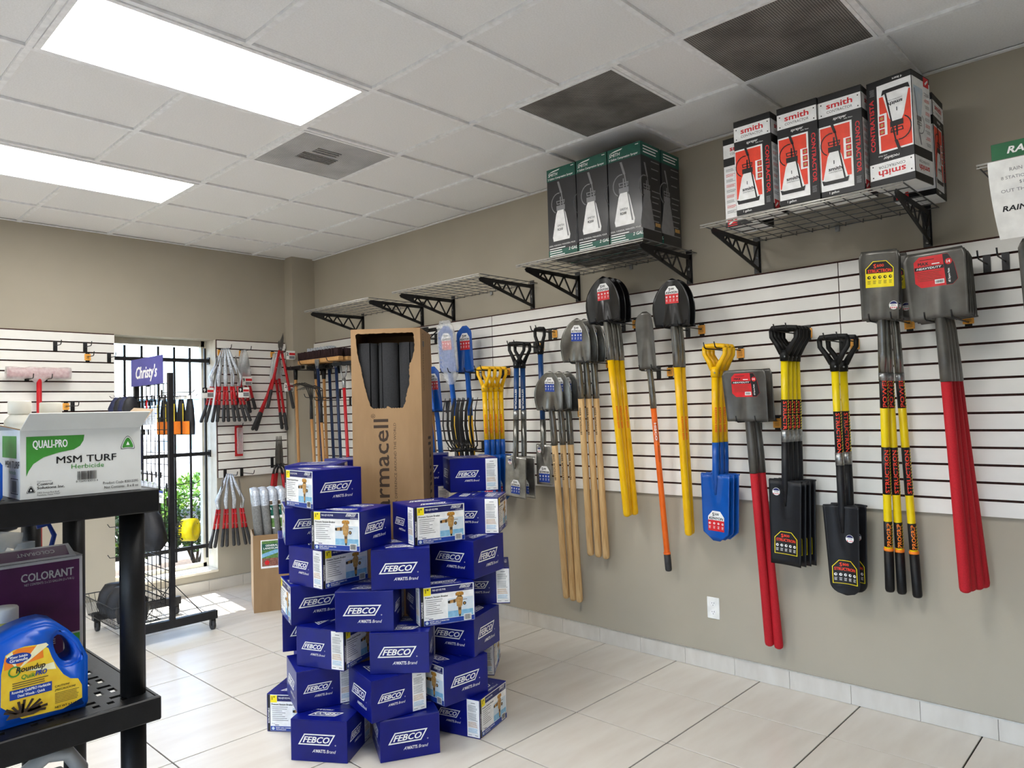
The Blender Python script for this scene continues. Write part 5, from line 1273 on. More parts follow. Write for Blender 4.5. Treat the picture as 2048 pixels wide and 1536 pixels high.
def blob(name, label, cat, group, loc, pts, mats, rz=0, header=None, n=12):
    """soft bag: stacked rings (z, half width, half depth, x shift)"""
    t = thing(name, label, cat, loc, rz, group); rnd = random.Random(int(abs(loc[1]) * 977 + loc[2] * 91)); mb = MB(); vs = []
    for z, hw, hd, sx in pts:
        for i in range(n): a_ = 2 * PI * i / n; vs.append((math.sin(a_) * hd * rnd.uniform(.88, 1.12), sx + math.cos(a_) * hw * rnd.uniform(.94, 1.06), z))
    k = len(pts); mb.add(vs, [[j * n + i, j * n + (i + 1) % n, (j + 1) * n + (i + 1) % n, (j + 1) * n + i] for j in range(k - 1) for i in range(n)] + [list(range(n)), [(k - 1) * n + i for i in range(n)]], 0, True)
    mb.build('body', mats[0], t)
    if header:
        mb = MB(); z = header[0]; w_ = header[1]; mb.box(-.022, -w_, z - header[2], -.019, w_, z); c = mb.build('header_card', mats[1], t)
        if len(header) > 3:
            p = PR(); p.rect(-w_, -.012, w_, 0, 'ink_blue', 0); p.text(header[3], 0, -.035, .014, 'ink_black', 0, bold=.03, align='c'); p.build('card_print', plane_map((-.022, 0, z), (0, -1, 0), (0, 0, 1)), c)
        if len(mats) > 2: mb = MB(); mb.box(-.0205, -w_ * .9, z - header[2] - .05, -.019, w_ * .9, z - header[2]); mb.build('card_tail', mats[2], t)
    return t
wall_side = 'knee pads and bags on the wire stand'
def stand_hook(y, z, reach, d):
    """wire peg clipped to the grid; reach < 0 to the shop side, > 0 to the window side"""
    s_ = 1 if reach > 0 else -1; h_ = thing('grid_hook', 'thin wire hook on the stand ' + d, 'hook', (RX, y, z), 0, 'loaded hooks on the stand')
    m_ = MB(); m_.tube([(s_ * .002, 0, 0), (reach - s_ * .014, 0, 0), (reach, 0, .014)], .0026, 6); m_.build('rod', 'black_metal', h_)
    m_ = MB(); m_.box(min(s_ * .003, s_ * .008), -.010, -.03, max(s_ * .003, s_ * .008), .010, .012); m_.build('plate', 'black_metal', h_)
for k, y in enumerate((-.560, -.650, -.740, -.830)):
    blob('knee_pad_pack', 'dark knee pad pack on the upper grid of the stand, ' + ['at the far post', 'second from the far post', 'third from the far post', 'fourth from the far post'][k], 'knee pads', wall_side, (RX - .15, y, 1.56),
         [(-.12, .032, .045, 0), (-.05, .041, .055, 0), (.02, .040, .055, 0), (.07, .030, .04, 0), (.10, .014, .016, 0)], ('pad_black' if k % 2 else 'pad_navy', 'card_white', 'ink_sky'), .08 * (k - 1), (.04, .030, .05))
    stand_hook(y, 1.657, -.20, 'carrying the knee pad pack ' + ['at the far post', 'second from the far post', 'third from the far post', 'fourth from the far post'][k])
for k in range(5):
    y = -.70 - .065 * k
    blob('small_part_bag', 'clear bag of grey parts in the upper row, %s from the far post' % ['first', 'second', 'third', 'fourth', 'fifth'][k], 'bag', wall_side, (RX - .045, y, 1.545), [(-.09, .024, .010, 0), (-.03, .026, .012, 0), (.03, .020, .008, 0)], ('silver_wrap', 'ink_red' if k == 3 else 'black_plastic'), 0, (.085, .012, .06)); stand_hook(y, 1.622, -.085, 'carrying the %s small bag of the upper row' % ['first', 'second', 'third', 'fourth', 'fifth'][k])
for k in range(5):
    y = -.64 - .085 * k
    blob('small_part_bag', 'clear bag of grey parts in the lower row, %s from the far post' % ['first', 'second', 'third', 'fourth', 'fifth'][k], 'bag', wall_side, (RX - .045, y, 1.02), [(-.11, .032, .012, 0), (-.03, .034, .016, 0), (.04, .026, .008, 0)], ('silver_wrap', 'black_plastic'), 0, (.10, .014, .06)); stand_hook(y, 1.112, -.085, 'carrying the %s small bag of the lower row' % ['first', 'second', 'third', 'fourth', 'fifth'][k])
for k, y in enumerate((-.60, -.68, -.755)):
    blob('glove_pair', 'dark blue glove pair hung mid height on the stand, ' + ['nearest the far post', 'in the middle', 'nearest the near post'][k], 'gloves', wall_side, (RX - .075, y, 1.295), [(-.16, .026, .022, .003), (-.08, .033, .03, 0), (.02, .034, .032, 0), (.09, .028, .025, 0), (.12, .012, .01, 0)], ('pad_navy' if k else 'pad_black',)); stand_hook(y, 1.412, -.13, 'carrying the glove pair ' + ['nearest the far post', 'in the middle', 'nearest the near post'][k])
pm('ink_kneeyellow', (226, 200, 60), None, 30, .5)
for k in range(4):
    y = -.80 - .10 * k; x = RX + .075
    t = blob('knee_pad_pack', 'black knee pad pack with orange card, ' + ['farthest from the near post', 'third from the near post', 'second from the near post', 'at the near post'][k], 'knee pads', 'orange carded knee pads on the stand', (x + .02 * k, y - .04, 1.52), [(-.14, .045, .026, 0), (-.06, .044, .028, 0), (.04, .036, .024, 0), (.11, .020, .015, 0)], ('pad_black', 'card_white'), .10, (.135, .042, .025))
    stand_hook(y - .04 if k < 3 else -1.135, 1.650, .13 + .02 * k, 'carrying the orange carded pack ' + ['farthest from the near post', 'third from the near post', 'second from the near post', 'at the near post'][k])
    mb = MB(); mb.box(-.033, -.045, -.135, -.029, .045, -.045); mb.build('orange_card', 'ink_orange', t); mb = MB(); mb.box(-.032, .037, -.13, -.028, .045, .08); mb.build('yellow_edge', 'ink_kneeyellow', t)
blob('rubber_boot_bag', 'black rubber overshoes in a clear bag hung low on the stand', 'boots', None, (RX - .09, -1.05, .745), [(-.14, .10, .06, .02), (-.08, .17, .08, .01), (.0, .16, .085, .03), (.08, .13, .07, .06), (.14, .06, .04, .08)], ('pad_black',))
t = thing('pad_header', 'white pad header card with blue top on the stand', 'card', (RX - .03, -1.035, .965)); mb = MB(); mb.box(-.002, -.05, -.05, .002, .05, .035); mb.build('card', 'card_white', t)
PR().rect(-.05, .02, .05, .035, 'ink_blue', 0).text('PADS', 0, -.012, .017, 'ink_black', 0, bold=.04, align='c').build('card_print', plane_map((-.002, 0, 0), (0, -1, 0), (0, 0, 1)), t)
mb = MB(); mb.tube([(.0, .0, .03), (.02, 0, .033)], .002, 5); mb.build('peg', 'black_metal', t)
t = thing('caution_tape', 'roll of yellow caution tape on the window side of the stand', 'tape', (RX + .11, -1.17, .725), math.radians(43.6))
mb = MB(); n = 24; vs = []
for r_, yy in ((.078, -.042), (.078, .042), (.040, .042), (.040, -.042)): vs += [V((r_ * math.cos(2 * PI * i / n), yy, r_ * math.sin(2 * PI * i / n))) for i in range(n)]
mb.add(vs, [[a_ * n + i, a_ * n + (i + 1) % n, ((a_ + 1) % 4) * n + (i + 1) % n, ((a_ + 1) % 4) * n + i] for a_ in range(4) for i in range(n)], 0, True); mb.build('roll', 'ink_yellow', t)
p = PR(); p.text('CAUTION', -.03, -.075, .045, 'ink_black', 0, bold=.05, rot=PI / 2, fit=.15)
p.build('lettering', lambda u, v, l: V((-.0786 * math.cos(v / .078), -u - .008, .0786 * math.sin(v / .078))), t)
mb = MB(); mb.tube([(-.06, .10, .038), (.0, 0, .038), (.03, -.045, .038)], .003, 6); mb.build('peg', 'black_metal', t)
for k, (x, y, z, w_) in enumerate([(-1.955, -1.00, .24, .10), (-1.955, -.795, .24, .075), (-1.955, -.63, .24, .068)]):
    blob('bagged_pads', 'bag of black knee pads lying in the wire basket, ' + ['under the blue topped card', 'in the middle', 'at the far end'][k], 'knee pads', 'bags in the wire basket', (x, y, z), [(-.0985, w_ * .8, .085, 0), (-.03, w_, .105, 0), (.05, w_ * .9, .09, 0), (.10, w_ * .6, .05, 0)], ('pad_black', 'card_white'), 0, (.20, .10, .10, '') if k == 0 else None)
for k, (x, y, z) in enumerate([(-1.75, -.5456, .72), (-1.75, -.5456, .85), (-1.75, -.5456, .50)]):
    t = thing('grid_hook', 'thin bare wire hook on the far edge of the stand, ' + ['middle', 'upper', 'lower'][k], 'hook', (x, y, z), 0, 'bare hooks on the stand')
    mb = MB(); mb.tube([(0, 0, 0), (-.20, 0, .006), (-.215, 0, .03)], .003, 6); mb.build('rod', 'black_metal', t)
    mb = MB(); mb.box(-.008, -.012, -.04, -.003, .012, .02); mb.build('plate', 'black_metal', t)
for k, (y, z) in enumerate([(-.98, 1.68), (-1.05, 1.03), (-1.06, .93)]):
    t = thing('grid_hook', 'thin wire hook reaching to the window side, ' + ['over the orange cards', 'middle', 'low'][k], 'hook', (RX, y, z), 0, 'window side hooks on the stand')
    mb = MB(); mb.tube([(0, 0, 0), (.22, 0, .004), (.235, 0, .02)], .003, 6); mb.build('rod', 'black_metal', t)
    mb = MB(); mb.box(.003, -.012, -.04, .008, .012, .02); mb.build('plate', 'black_metal', t)
# ================================================================== black plastic shelving unit
UX0, UX1, UY0, UY1 = -3.96, -3.046, -4.405, -3.33
def shelf_slab(z):
    mb = MB(); t_ = .057; w_ = .012
    mb.bbox(UX0, UY0, z - t_, UX1, UY0 + w_, z, .003); mb.bbox(UX0, UY1 - w_, z - t_, UX1, UY1, z, .003); mb.bbox(UX0, UY0 + w_, z - t_, UX0 + w_, UY1 - w_, z, .003); mb.bbox(UX1 - w_, UY0 + w_, z - t_, UX1, UY1 - w_, z, .003)
    r = mb.build('shelf_board', 'black_plastic', su)
    # slotted top
    bm = bmesh.new(); c = .0155; nx = int((UX1 - UX0 - 2 * w_) / c); ny = int((UY1 - UY0 - 2 * w_) / c); rnd = random.Random(9)
    cx, cy = (UX1 - UX0 - 2 * w_) / nx, (UY1 - UY0 - 2 * w_) / ny
    vs = [[bm.verts.new((UX0 + w_ + i * cx, UY0 + w_ + j * cy, z - .0005)) for j in range(ny + 1)] for i in range(nx + 1)]
    hole = set()
    for i in range(nx):
        for j in range(ny):
            a, b = i % 8, j % 6
            if b in (1, 2) and a in (1, 3, 5): hole.add((i, j))
            if b == 4 and a in (0, 1, 4, 5): hole.add((i, j))
            if b == 5 and a == 7: hole.add((i, j))
    for i in range(nx):
        for j in range(ny):
            if (i, j) in hole and 1 < i < nx - 2 and 1 < j < ny - 2: continue
            bm.faces.new((vs[i][j], vs[i + 1][j], vs[i + 1][j + 1], vs[i][j + 1]))
    ex = bmesh.ops.extrude_face_region(bm, geom=bm.faces[:]); bmesh.ops.translate(bm, vec=(0, 0, -.006), verts=[v for v in ex['geom'] if isinstance(v, bmesh.types.BMVert)])
    mb = MB(); mb.bm(bm); mb.build('slotted_top', 'black_plastic', r)
su = thing('shelving_unit', 'black plastic shelving unit with round posts and slotted shelves', 'shelving')
LZ, UZ = .816, 1.320
for z in (LZ, UZ, .31): shelf_slab(z)
for x in (-3.087, -3.919):
    for y in (-4.335, -3.867, -3.40):
        mb = MB()
        for a_, b_ in ((0, .253), (.31, LZ - .057), (LZ, UZ - .057)): mb.tube([(x, y, a_ + .001), (x, y, b_)], .0285, 24)
        mb.build('post', 'black_plastic', su)
# ---- jugs with a see-through handle
def jug_mesh(name, mat, outer, hole, thick, bev=.014, parent=None):
    bm = bmesh.new(); ed = []
    for loop in (outer, hole):
        if not loop: continue
        v = [bm.verts.new((x, 0, z)) for x, z in loop]; ed += [bm.edges.new((v[i], v[(i + 1) % len(v)])) for i in range(len(v))]
    bmesh.ops.triangle_fill(bm, use_beauty=True, edges=ed)
    bm.faces.ensure_lookup_table()
    ex = bmesh.ops.extrude_face_region(bm, geom=bm.faces[:]); bmesh.ops.translate(bm, vec=(0, thick, 0), verts=[v for v in ex['geom'] if isinstance(v, bmesh.types.BMVert)])
    bmesh.ops.recalc_face_normals(bm, faces=bm.faces[:])
    sharp = [e for e in bm.edges if len(e.link_faces) == 2 and e.calc_face_angle(0) > 1.2 and abs(e.verts[0].co.y - e.verts[1].co.y) < 1e-5]
    bmesh.ops.bevel(bm, geom=sharp, offset=bev, segments=3, affect='EDGES', clamp_overlap=True)
    mb = MB(); mb.bm(bm, 0, None, True); return mb.build(name, mat, parent)
def smooth_loop(pts, n=2):
    for _ in range(n):
        out = []
        for i in range(len(pts)):
            a, b = pts[i], pts[(i + 1) % len(pts)]; out += [(a[0] * .75 + b[0] * .25, a[1] * .75 + b[1] * .25), (a[0] * .25 + b[0] * .75, a[1] * .25 + b[1] * .75)]
        pts = out
    return pts
t = thing('herbicide_jug', 'blue jug with loop handle and yellow weed killer label', 'jug', (-3.30, -4.345, LZ + .0005))
out = [(.108, 0), (.113, .012), (.113, .118), (.094, .162), (.071, .190), (.048, .212), (.026, .220), (.0, .219), (-.030, .212), (-.060, .200), (-.105, .188), (-.135, .165), (-.142, .12), (-.142, .012), (-.137, 0)]
hol = smooth_loop([(.041, .176), (.053, .184), (.071, .168), (.086, .140), (.087, .120), (.071, .114), (.056, .122), (.043, .150)], 1)
jug_mesh('body', 'jug_blue', out, hol, .105, .012, t)
mb = MB(); mb.lathe([(.022, .175), (.022, .195), (.028, .196), (.028, .235), (.025, .238)], 18, mx=M.Translation(V((-.10, .052, 0)))); mb.build('cap', 'card_white', t)
pm('ink_lemon', (250, 214, 60), (238, 190, 40), 30, .45); pm('ink_cream', (246, 236, 190), None, 30, .45)
lp = smooth_loop([(-.060, .158), (-.030, .175), (.026, .170), (.040, .125), (.066, .080), (.097, .072), (.098, .012), (-.062, .018)], 1)
p = PR(); p.poly(lp, 'ink_lemon', 0)
p.poly([(-.055, .155), (-.03, .172), (.018, .168), (.02, .14), (-.055, .13)], 'ink_orange', 1); p.poly([(-.03, .125), (.03, .166), (.025, .172), (.008, .172)], 'ink_cream', 2); p.poly([(-.03, .125), (-.04, .168), (-.052, .160)], 'ink_cream', 2); p.poly([(-.02, .12), (.045, .108), (.04, .125)], 'ink_cream', 2)
p.disc(-.028, .151, .024, 'ink_blue', 3, 20, .011); p.text('Water Soluble', -.028, .1525, .0055, 'ink_white', 4, bold=.03, align='c', fit=.034); p.text('Granule', -.028, .1445, .007, 'ink_white', 4, bold=.04, align='c', fit=.034)
p.ring([(-.036 + .012 * math.cos(a_), .123 + .012 * math.sin(a_)) for a_ in [2 * PI * i / 14 for i in range(14)]], .003, 'ink_green', 3)
p.text('Roundup', -.033, .119, .013, 'ink_black', 4, bold=.03, shear=.2, fit=.056); p.text('Quik', -.023, .103, .010, 'ink_green', 4, bold=.03, shear=.2, fit=.026); p.text('PRO', .004, .104, .011, 'ink_blue', 4, bold=.05, shear=.2, fit=.022)
p.lines(-.04, .098, .07, 3, .0048, .0018, 'ink_brown', 3); p.rect(-.045, .062, .036, .083, 'ink_blue', 3); p.text('Roundup QuikPRO Herbicide', -.004, .075, .006, 'ink_white', 4, bold=.03, align='c', fit=.074); p.text('Dead Weeds - Quick', -.004, .0655, .006, 'ink_white', 4, bold=.03, align='c', fit=.052)
rnd = random.Random(6)
p.poly([(-.052, .022), (-.045, .032), (-.025, .040), (-.005, .034), (.012, .024), (.0, .020)], 'ink_brown', 4)
for k in range(16):
    a_ = rnd.uniform(-.2, PI + .2); l_ = rnd.uniform(.02, .042); x_, z_ = -.022 + .012 * math.cos(a_), .030; e_ = (x_ + l_ * math.cos(a_), z_ + l_ * .75 * math.sin(a_)); n_ = (-math.sin(a_) * .0022, math.cos(a_) * .0022)
    if e_[1] > .02 and e_[0] > -.056: p.poly([(x_ + n_[0], z_ + n_[1]), (x_ - n_[0], z_ - n_[1]), (e_[0] - n_[0], e_[1] - n_[1]), (e_[0] + n_[0] * 1.5, e_[1] + n_[1] * 1.5)], 'ink_kraftblack', 5)
p.text('CAUTION!', .042, .066, .0045, 'ink_black', 4, bold=.03); p.text('¡PRECAUCION!', .042, .058, .0045, 'ink_black', 4, bold=.03); p.lines(.042, .053, .05, 7, .0036, .0012, 'ink_brown', 3); p.text('NET WT 6.8 LBS', .042, .019, .0048, 'ink_black', 4, bold=.04)
p.build('label', plane_map((0, 0, 0), (1, 0, 0), (0, 0, 1)), t)
# yellow see-through jug behind it
t = thing('yellow_jug', 'see-through yellow jug with white ribbed cap behind the blue jug', 'jug', (-3.345, -4.165, LZ + .0005))
mb = MB(); mb.bbox(-.10, -.05, 0, .055, .05, .175, .018); mb.lathe([(.034, .17), (.033, .20)], 20, mx=M.Translation(V((.058 - .035, 0, 0)))); mb.build('body', 'jug_yellow', t)
mb = MB(); mb.lathe([(.031, .198), (.033, .20), (.033, .228), (.031, .231)], 28, mx=M.Translation(V((.023, 0, 0)))); mb.build('cap', 'card_white', t)
# purple colorant carton
t, F = carton('colorant_carton', 'purple and grey carton of spray colorant behind the blue jug', 'carton', .34, .20, .318, 'ink_grey', (-3.296, -3.985, LZ + .0005))
MAT['ink_grey2'] = pm('ink_grey2', (176, 174, 176), None, 20, .5); t.children[0].data.materials[0] = MAT['ink_grey2']
p = PR(); p.rect(0, .118, .332, .308, 'ink_purple', 0); p.text('COLORANT', .318, .268, .021, 'ink_grey2', 1, bold=.03, align='r', fit=.118); p.text('NET CONTENTS: 2 x 2.5 GALLON (2 x 9.46 L)', .319, .257, .006, 'ink_grey2', 1, align='r', fit=.112)
p.rect(.12, .06, .298, .125, 'ink_grey2', 1); p.rect(.12, .06, .293, .120, 'ink_purple', 2); p.text('SPI BLUE', .205, .098, .013, 'ink_grey2', 3, bold=.04, fit=.07); p.rect(.299, .0, .332, .114, 'ink_green', 1); p.lines(.19, .055, .09, 9, .006, .002, 'ink_brown', 2)
p.build('front_print', F[1], t)
mb = MB(); mb.add([(-.17, -.10, .318), (.155, -.10, .318), (.148, -.055, .346), (-.17, -.055, .346), (-.17, -.10, .315), (.155, -.10, .315), (.148, -.053, .343), (-.17, -.053, .343)], [(0, 1, 2, 3), (7, 6, 5, 4), (0, 4, 5, 1), (1, 5, 6, 2), (2, 6, 7, 3), (3, 7, 4, 0)]); o = mb.build('lid_flap', 'ink_grey2', t)
p = PR(); p.rect(0, .007, .31, .047, 'ink_purple', 0); p.text('COLORANT', .28, .034, .014, 'ink_grey2', 1, rot=PI, fit=.085); p.build('flap_print', plane_map((-.17, -.10, .318), (1, 0, 0), (0, .045, .028)), o)
# white herbicide carton with open flaps on the upper shelf
t = thing('herbicide_carton', 'white herbicide carton with open flaps and a green corner on the top shelf', 'carton', (-3.333, -4.386, UZ + .0005)); w_, d_, h_ = .251, .19, .154
mb = MB(); mb.box(0, 0, 0, w_, .003, h_); mb.build('front_panel', 'white_card', t)
mb = MB(); mb.box(0, d_ - .003, 0, w_, d_, h_); mb.build('back_panel', 'white_card', t)
for x in (0, w_ - .003): mb = MB(); mb.box(x, .003, 0, x + .003, d_ - .003, h_); mb.build('side_panel', 'white_card', t)
mb = MB(); mb.box(.003, .003, 0, w_ - .003, d_ - .003, .003); mb.build('bottom_panel', 'kraft', t)
def flap(pts, name, mo, mi_):
    mb = MB(); a_, b_, c_, e_ = [V(q) for q in pts]; n_ = (b_ - a_).cross(e_ - a_).normalized() * .0025
    mb.add([a_, b_, c_, e_, a_ + n_, b_ + n_, c_ + n_, e_ + n_], [(0, 1, 2, 3), (4, 7, 6, 5)], 0); mb.m[1] = 1
    o = len(mb.v) - 8
    for i in range(4): mb.f.append([o + i, o + 4 + i, o + 4 + (i + 1) % 4, o + (i + 1) % 4]); mb.m.append(1); mb.sm.append(False)
    mb.build(name, [mo, mi_], t)
flap([(0, .001, h_ - .001), (w_, .001, h_ - .001), (w_ + .012, -.028, h_ + .036), (.012, -.028, h_ + .036)], 'flap', 'white_card', 'white_card')
flap([(w_, d_, h_ - .001), (w_, .0, h_ - .001), (w_ + .035, .012, h_ + .040), (w_ + .045, d_ - .02, h_ + .046)], 'flap', 'kraft', 'kraft_pale')
flap([(0, 0, h_ - .001), (0, d_, h_ - .001), (-.05, d_, h_ + .02), (-.045, .01, h_ + .012)], 'flap', 'white_card', 'kraft')
p = PR(); cv = [(.0115, .138), (.127, .138), (.125, .125), (.118, .113), (.105, .105), (.075, .100), (.045, .091), (.025, .077), (.016, .062), (.0115, .050)]
p.poly(cv, 'ink_green', 0); p.text('QUALI-PRO', .024, .112, .018, 'ink_white', 1, bold=.03, fit=.068)
p.text('MSM TURF', .07, .075, .0165, 'ink_black', 1, bold=.02, fit=.125); p.text('Herbicide', .100, .061, .011, 'ink_green', 1, fit=.068)
p.bars(.112, .034, .152, .054, lay=1, back=None); p.text('8 72693 83013 4', .109, .0285, .0045, 'ink_black', 1, fit=.046)
p.text('Product Code 83013395', .244, .019, .0065, 'ink_black', 1, align='r', fit=.078); p.text('Net Contents:  8 x 8 oz', .244, .0085, .0065, 'ink_black', 1, align='r', fit=.075)
p.text('Distributed by:', .032, .036, .0035, 'ink_grey', 1); p.text('Control', .032, .0285, .006, 'ink_black', 1, bold=.03, fit=.03); p.text('Solutions Inc.', .032, .0205, .006, 'ink_black', 1, bold=.03, fit=.054); p.text('5903 Genoa-Red Bluff', .032, .0105, .0035, 'ink_black', 1); p.text('Pasadena, Texas 77507', .032, .0055, .0035, 'ink_black', 1)
def tri(cx, cy, s, m1, m2, m3):
    sh = lambda k: smooth_loop([(cx - s * k, cy - s * .75 * k), (cx - s * .3 * k, cy - s * .62 * k), (cx + s * .3 * k, cy - s * .62 * k), (cx + s * k, cy - s * .75 * k), (cx + s * .28 * k, cy + s * .95 * k), (cx - s * .28 * k, cy + s * .95 * k)], 2)
    p.poly(sh(1.25), m1, 1); p.poly(sh(1.08), 'ink_white', 2); p.poly(sh(.95), m2, 3); p.poly([(cx - s * .25, cy - s * .25), (cx + s * .25, cy - s * .25), (cx, cy + s * .32)], m3, 4)
tri(.221, .113, .0155, 'ink_grey', 'ink_green', 'ink_white'); tri(.020, .0195, .0075, 'ink_black', 'ink_black', 'ink_white')
p.build('front_print', plane_map((0, 0, 0), (1, 0, 0), (0, 0, 1)), t)
p = PR(); p.rect(.03, .09, .16, .14, 'ink_green', 0); p.text('MSM TURF', .06, .068, .0165, 'ink_black', 1, bold=.02, fit=.125); p.text('Herbicide', .095, .054, .010, 'ink_green', 1, fit=.06); p.ring([(.11, .01), (.175, .01), (.175, .045), (.11, .045)], .002, 'ink_black', 1); p.bars(.12, .014, .165, .04, lay=1, back=None)
p.build('side_print', plane_map((0, d_, 0), (0, -1, 0), (0, 0, 1)), t)
# blue jug beside it and white jugs behind
t = thing('herbicide_jug', 'plain blue jug beside the white herbicide carton on the top shelf', 'jug', (-3.475, -4.375, UZ + .0005))
jug_mesh('body', 'jug_blue', [(x, z * .66) for x, z in out], [(x, z * .66) for x, z in hol], .105, .012, t)
mb = MB(); mb.lathe([(.022, .12), (.022, .13), (.028, .131), (.028, .158), (.025, .16)], 18, mx=M.Translation(V((-.10, .052, 0)))); mb.build('cap', 'card_white', t)
for k, (x, y, hh) in enumerate([(-3.268, -4.085, .226), (-3.345, -4.075, .20), (-3.195, -4.07, .222)]):
    t = thing('white_jug', 'ribbed white plastic jug with %s behind the white carton' % ['a tall ridged lid', 'its lid out of sight', 'a flat round lid'][k], 'jug', (x, y, UZ + .0005), 0, 'white jugs on the top shelf')
    pr = [(.028, 0), (.032, .004)]; z = .01
    while z < hh - .06: pr += [(.034, z), (.032, z + .006), (.034, z + .012)]; z += .016
    pr += [(.033, hh - .05), (.022, hh - .036), (.020, hh - .03)]
    mb = MB(); mb.lathe(pr, 20); mb.build('body', 'milky_plastic', t)
    mb = MB(); mb.lathe([(.024, hh - .034), (.0255, hh - .032), (.0255, hh - .002), (.023, hh)], 24); mb.build('lid', 'milky_plastic', t)
# things behind the colorant carton on the lower shelf
t = thing('clear_jug', 'clear plastic jug with moulded handle behind the colorant carton', 'jug', (-3.215, -3.80, LZ + .0005))
mb = MB(); mb.bbox(-.07, -.06, 0, .07, .06, .26, .02); mb.lathe([(.03, .255), (.026, .29), (.026, .33)], 16, mx=M.Translation(V((.02, 0, 0)))); mb.build('body', 'clear_jug', t)
mb = MB(); mb.tube([(-.06, 0, .25), (-.055, 0, .315), (-.03, 0, .345), (.01, 0, .335)], .017, 10, flat=1.5); mb.build('handle', 'clear_jug', t)
mb = MB(); mb.tube([(.055, 0, .25), (.085, 0, .30), (.095, 0, .34), (.08, 0, .375), (.05, 0, .37)], .007, 8); mb.build('hose', 'ink_blue', t)
t = thing('spray_nozzle_pack', 'black spray nozzle parts in a clear bag on the lower shelf', 'nozzle', (-3.31, -3.672, LZ + .0005))
mb = MB(); mb.tube([(-.10, 0, .36), (.0, 0, .33), (.07, -.01, .36), (.12, 0, .37)], .016, 8); mb.tube([(0, 0, .33), (.03, 0, .26), (.02, 0, .0)], [.014, .01, .012], 8); mb.tube([(.02, 0, .34), (.06, 0, .29)], .006, 6); mb.build('nozzle', 'black_plastic', t)
blobv = [(-.13, 0), (.13, 0), (.14, .22), (.08, .34), (-.13, .33)]
mb = MB(); mb.prism(blobv, lambda u, v, k: V((u, k, v)), -.05, .05); mb.build('bag', 'clear_wrap', t)
# grey jug on the bottom shelf
t = thing('grey_jug', 'large grey plastic jug with arched handle on the bottom shelf', 'jug', (-3.30, -4.29, .3105))
mb = MB(); mb.bbox(-.17, -.02, 0, .115, .13, .325, .02); mb.build('body', 'jug_grey', t)
mb = MB(); mb.tube([(-.01, .05, .30), (.01, .05, .36), (.05, .05, .385), (.095, .05, .375), (.122, .05, .33), (.118, .05, .27)], .022, 12, flat=.8); mb.build('handle', 'jug_grey', t)
mb = MB(); mb.lathe([(.04, .32), (.03, .36), (.03, .375)], 16, mx=M.Translation(V((-.10, .05, 0)))); mb.build('neck', 'jug_grey', t)
# ================================================================== promotion sheet at the end shelf
t = copy_tree(sh0); t.location = (0, -6.565, 2.3555); t['label'] = 'wire shelf with a hanging white price sheet at its front'
t = thing('price_sheet', 'curled white paper price sheet hanging from a wire shelf', 'paper sign', (-.572, -5.742, 2.358)); ht = .275
def sheet_pt(u, v):      # u to the right (-y), v down
    return V((-.004 + .11 * (v / ht) ** 1.8 * .9, -u + 0 - .012 * (v / ht) ** 2, -v))
mb = MB(); nu, nv = 6, 14; vs = []
for sd in (0, 1):
    for j in range(nv + 1):
        for i in range(nu + 1): vs.append(sheet_pt(i / nu * .216, j / nv * ht) + V((sd * .0006, 0, 0)))
N = (nu + 1) * (nv + 1); gi = lambda i, j: j * (nu + 1) + i
mb.add(vs, [[gi(i, j), gi(i + 1, j), gi(i + 1, j + 1), gi(i, j + 1)] for j in range(nv) for i in range(nu)] + [[N + gi(i, j), N + gi(i, j + 1), N + gi(i + 1, j + 1), N + gi(i + 1, j)] for j in range(nv) for i in range(nu)], 0, True); mb.build('paper', 'card_white', t)
p = PR(); p.text('RAIN BIRD', .108, -.045, .013, 'ink_grey', 0, align='c'); p.text('8 STATION TIMER', .108, -.072, .0115, 'ink_grey', 0, align='c', fit=.14); p.text('$149', .108, -.093, .0115, 'ink_grey', 0, align='c'); p.text('OUT THE DOOR', .108, -.118, .0115, 'ink_grey', 0, align='c', fit=.15); p.text('RAIN BIRD', .108, -.182, .019, 'ink_black', 0, bold=.04, shear=.25, align='c', fit=.16)
p.build('lettering', lambda u, v, l: sheet_pt(u, -v) + V((-.0008, 0, 0)), t, .02)
t = thing('display_board', 'green board with white slanted lettering standing on the end shelf', 'sign', (-.53, -5.90, 2.3635))
mb = MB(); mb.bbox(-.012, -.15, 0, .012, .15, .068, .001); mb.build('board', 'green_board', t)
PR().text('RAIN BIRD', 0, .024, .026, 'ink_white', 0, bold=.05, shear=.25, align='c', fit=.20).build('lettering', plane_map((-.012, 0, 0), (0, -1, 0), (0, 0, 1)), t)
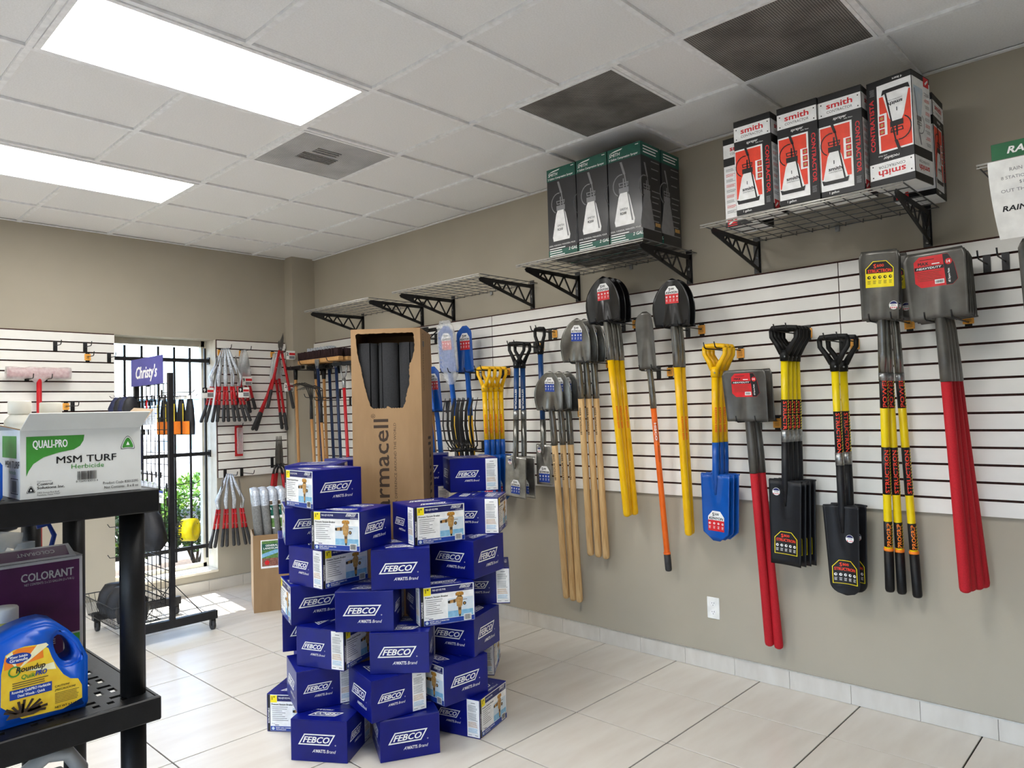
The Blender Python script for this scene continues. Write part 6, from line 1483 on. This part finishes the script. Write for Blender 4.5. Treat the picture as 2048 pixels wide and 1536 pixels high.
# ================================================================== outside the window
GZ = -.05
mb = MB(); mb.box(-14, .26, GZ - .1, 40, 70, GZ); struct(mb.build('ground', 'asphalt'))
mb = MB(); mb.box(-8, .30, GZ, 6, 1.75, GZ + .03); struct(mb.build('planting_bed', 'soil'))
def shrub(label, x, y, rx, rz, n, seed, mats, base):
    t = thing('hedge_shrub', label, 'shrub', (x, y, GZ + .03), 0, 'shrubs outside the window'); rnd = random.Random(seed); mb = MB()
    for k in range(n):
        a_, b_ = rnd.uniform(0, 2 * PI), math.acos(rnd.uniform(-1, 1)); r_ = rnd.uniform(.55, 1) ** .5
        c = V((rx * r_ * math.sin(b_) * math.cos(a_), rx * .8 * r_ * math.sin(b_) * math.sin(a_), base + rz * (1 + r_ * math.cos(b_)) / 1))
        if c.z < .05: continue
        d = V((rnd.uniform(-1, 1), rnd.uniform(-1, 1), rnd.uniform(.1, 1))).normalized(); s_ = d.cross(V((rnd.uniform(-1, 1), rnd.uniform(-1, 1), rnd.uniform(-1, 1)))).normalized(); L_ = rnd.uniform(.035, .065)
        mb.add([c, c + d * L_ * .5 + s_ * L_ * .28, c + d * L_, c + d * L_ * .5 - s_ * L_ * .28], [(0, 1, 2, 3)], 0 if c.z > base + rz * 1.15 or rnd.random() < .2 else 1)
    o = mb.build('leaves', mats, t); o['kind'] = 'stuff'
    mb = MB()
    for k in range(7): a_ = k * .9; mb.tube([(0, 0, 0), (.1 * math.cos(a_), .1 * math.sin(a_), base + .1), (rx * .6 * math.cos(a_), rx * .5 * math.sin(a_), base + rz)], [.014, .01, .005], 6)
    mb.build('stems', 'bark', t)
for k, (x, y, rx, rz) in enumerate([(-1.25, 1.05, .34, .40), (-.62, 1.15, .36, .40), (-.05, 1.10, .34, .39), (-1.85, 1.10, .34, .38)]):
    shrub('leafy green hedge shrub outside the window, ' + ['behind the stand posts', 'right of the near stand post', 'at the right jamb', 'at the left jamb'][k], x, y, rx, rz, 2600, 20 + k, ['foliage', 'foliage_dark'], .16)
# parked white pickup
t = thing('parked_pickup', 'white pickup truck parked beyond the hedge', 'pickup truck', (.9, 5.6, GZ), .2)
body = [(-2.6, .45), (-2.6, 1.02), (-1.0, 1.08), (-.4, 1.62), (1.0, 1.66), (1.25, 1.08), (2.7, 1.04), (2.75, .5)]
mb = MB(); mb.prism(body, lambda u, v, k: V((u, k, v)), -.9, .9); mb.build('body', 'car_white', t)
mb = MB(); mb.prism([(-.92, 1.1), (-.36, 1.56), (.25, 1.58), (.25, 1.1)], lambda u, v, k: V((u, k, v)), -.905, -.901); mb.build('side_window', 'far_building', t); mb = MB(); mb.prism([(.32, 1.1), (.32, 1.58), (.95, 1.58), (1.12, 1.1)], lambda u, v, k: V((u, k, v)), -.905, -.901); mb.build('side_window', 'far_building', t)
mb = MB(); mb.bbox(-2.75, -.92, .42, -2.58, .92, .66, .03); mb.build('bumper', 'chrome', t); mb = MB(); mb.bbox(-2.64, -.6, .68, -2.59, .6, .92, .02); mb.build('grille', 'rubber_grey', t)
for x in (-1.7, 1.75):
    for y in (-.88, .72): mb = MB(); mb.tube([(x, y, .36), (x, y + .16, .36)], .36, 20); mb.build('wheel', 'rubber_grey', t)
# far building
t = thing('far_building', 'pale blue building with a red and white sign across the lot', 'building', (14.5, 42, GZ))
mb = MB(); mb.box(-6.5, 0, 0, 16, 6, 3.0); mb.build('wall', 'far_building', t)
mb = MB(); mb.box(-6.7, -.2, 2.9, 16.2, 6.2, 3.15); mb.build('roof_edge', 'car_white', t)
for k in range(5): mb = MB(); mb.box(-5.2 + k * 3.6, -.04, .9, -3.4 + k * 3.6, .02, 2.0); mb.build('window', 'ink_navy', t)
mb = MB(); mb.box(-6.0, -.14, 2.15, -4.2, -.02, 2.6); mb.build('sign_board', 'ink_redorange', t)
mb = MB(); mb.box(-3.0, -.10, 0, -1.9, -.02, 2.1); mb.build('door', 'tail_red', t)
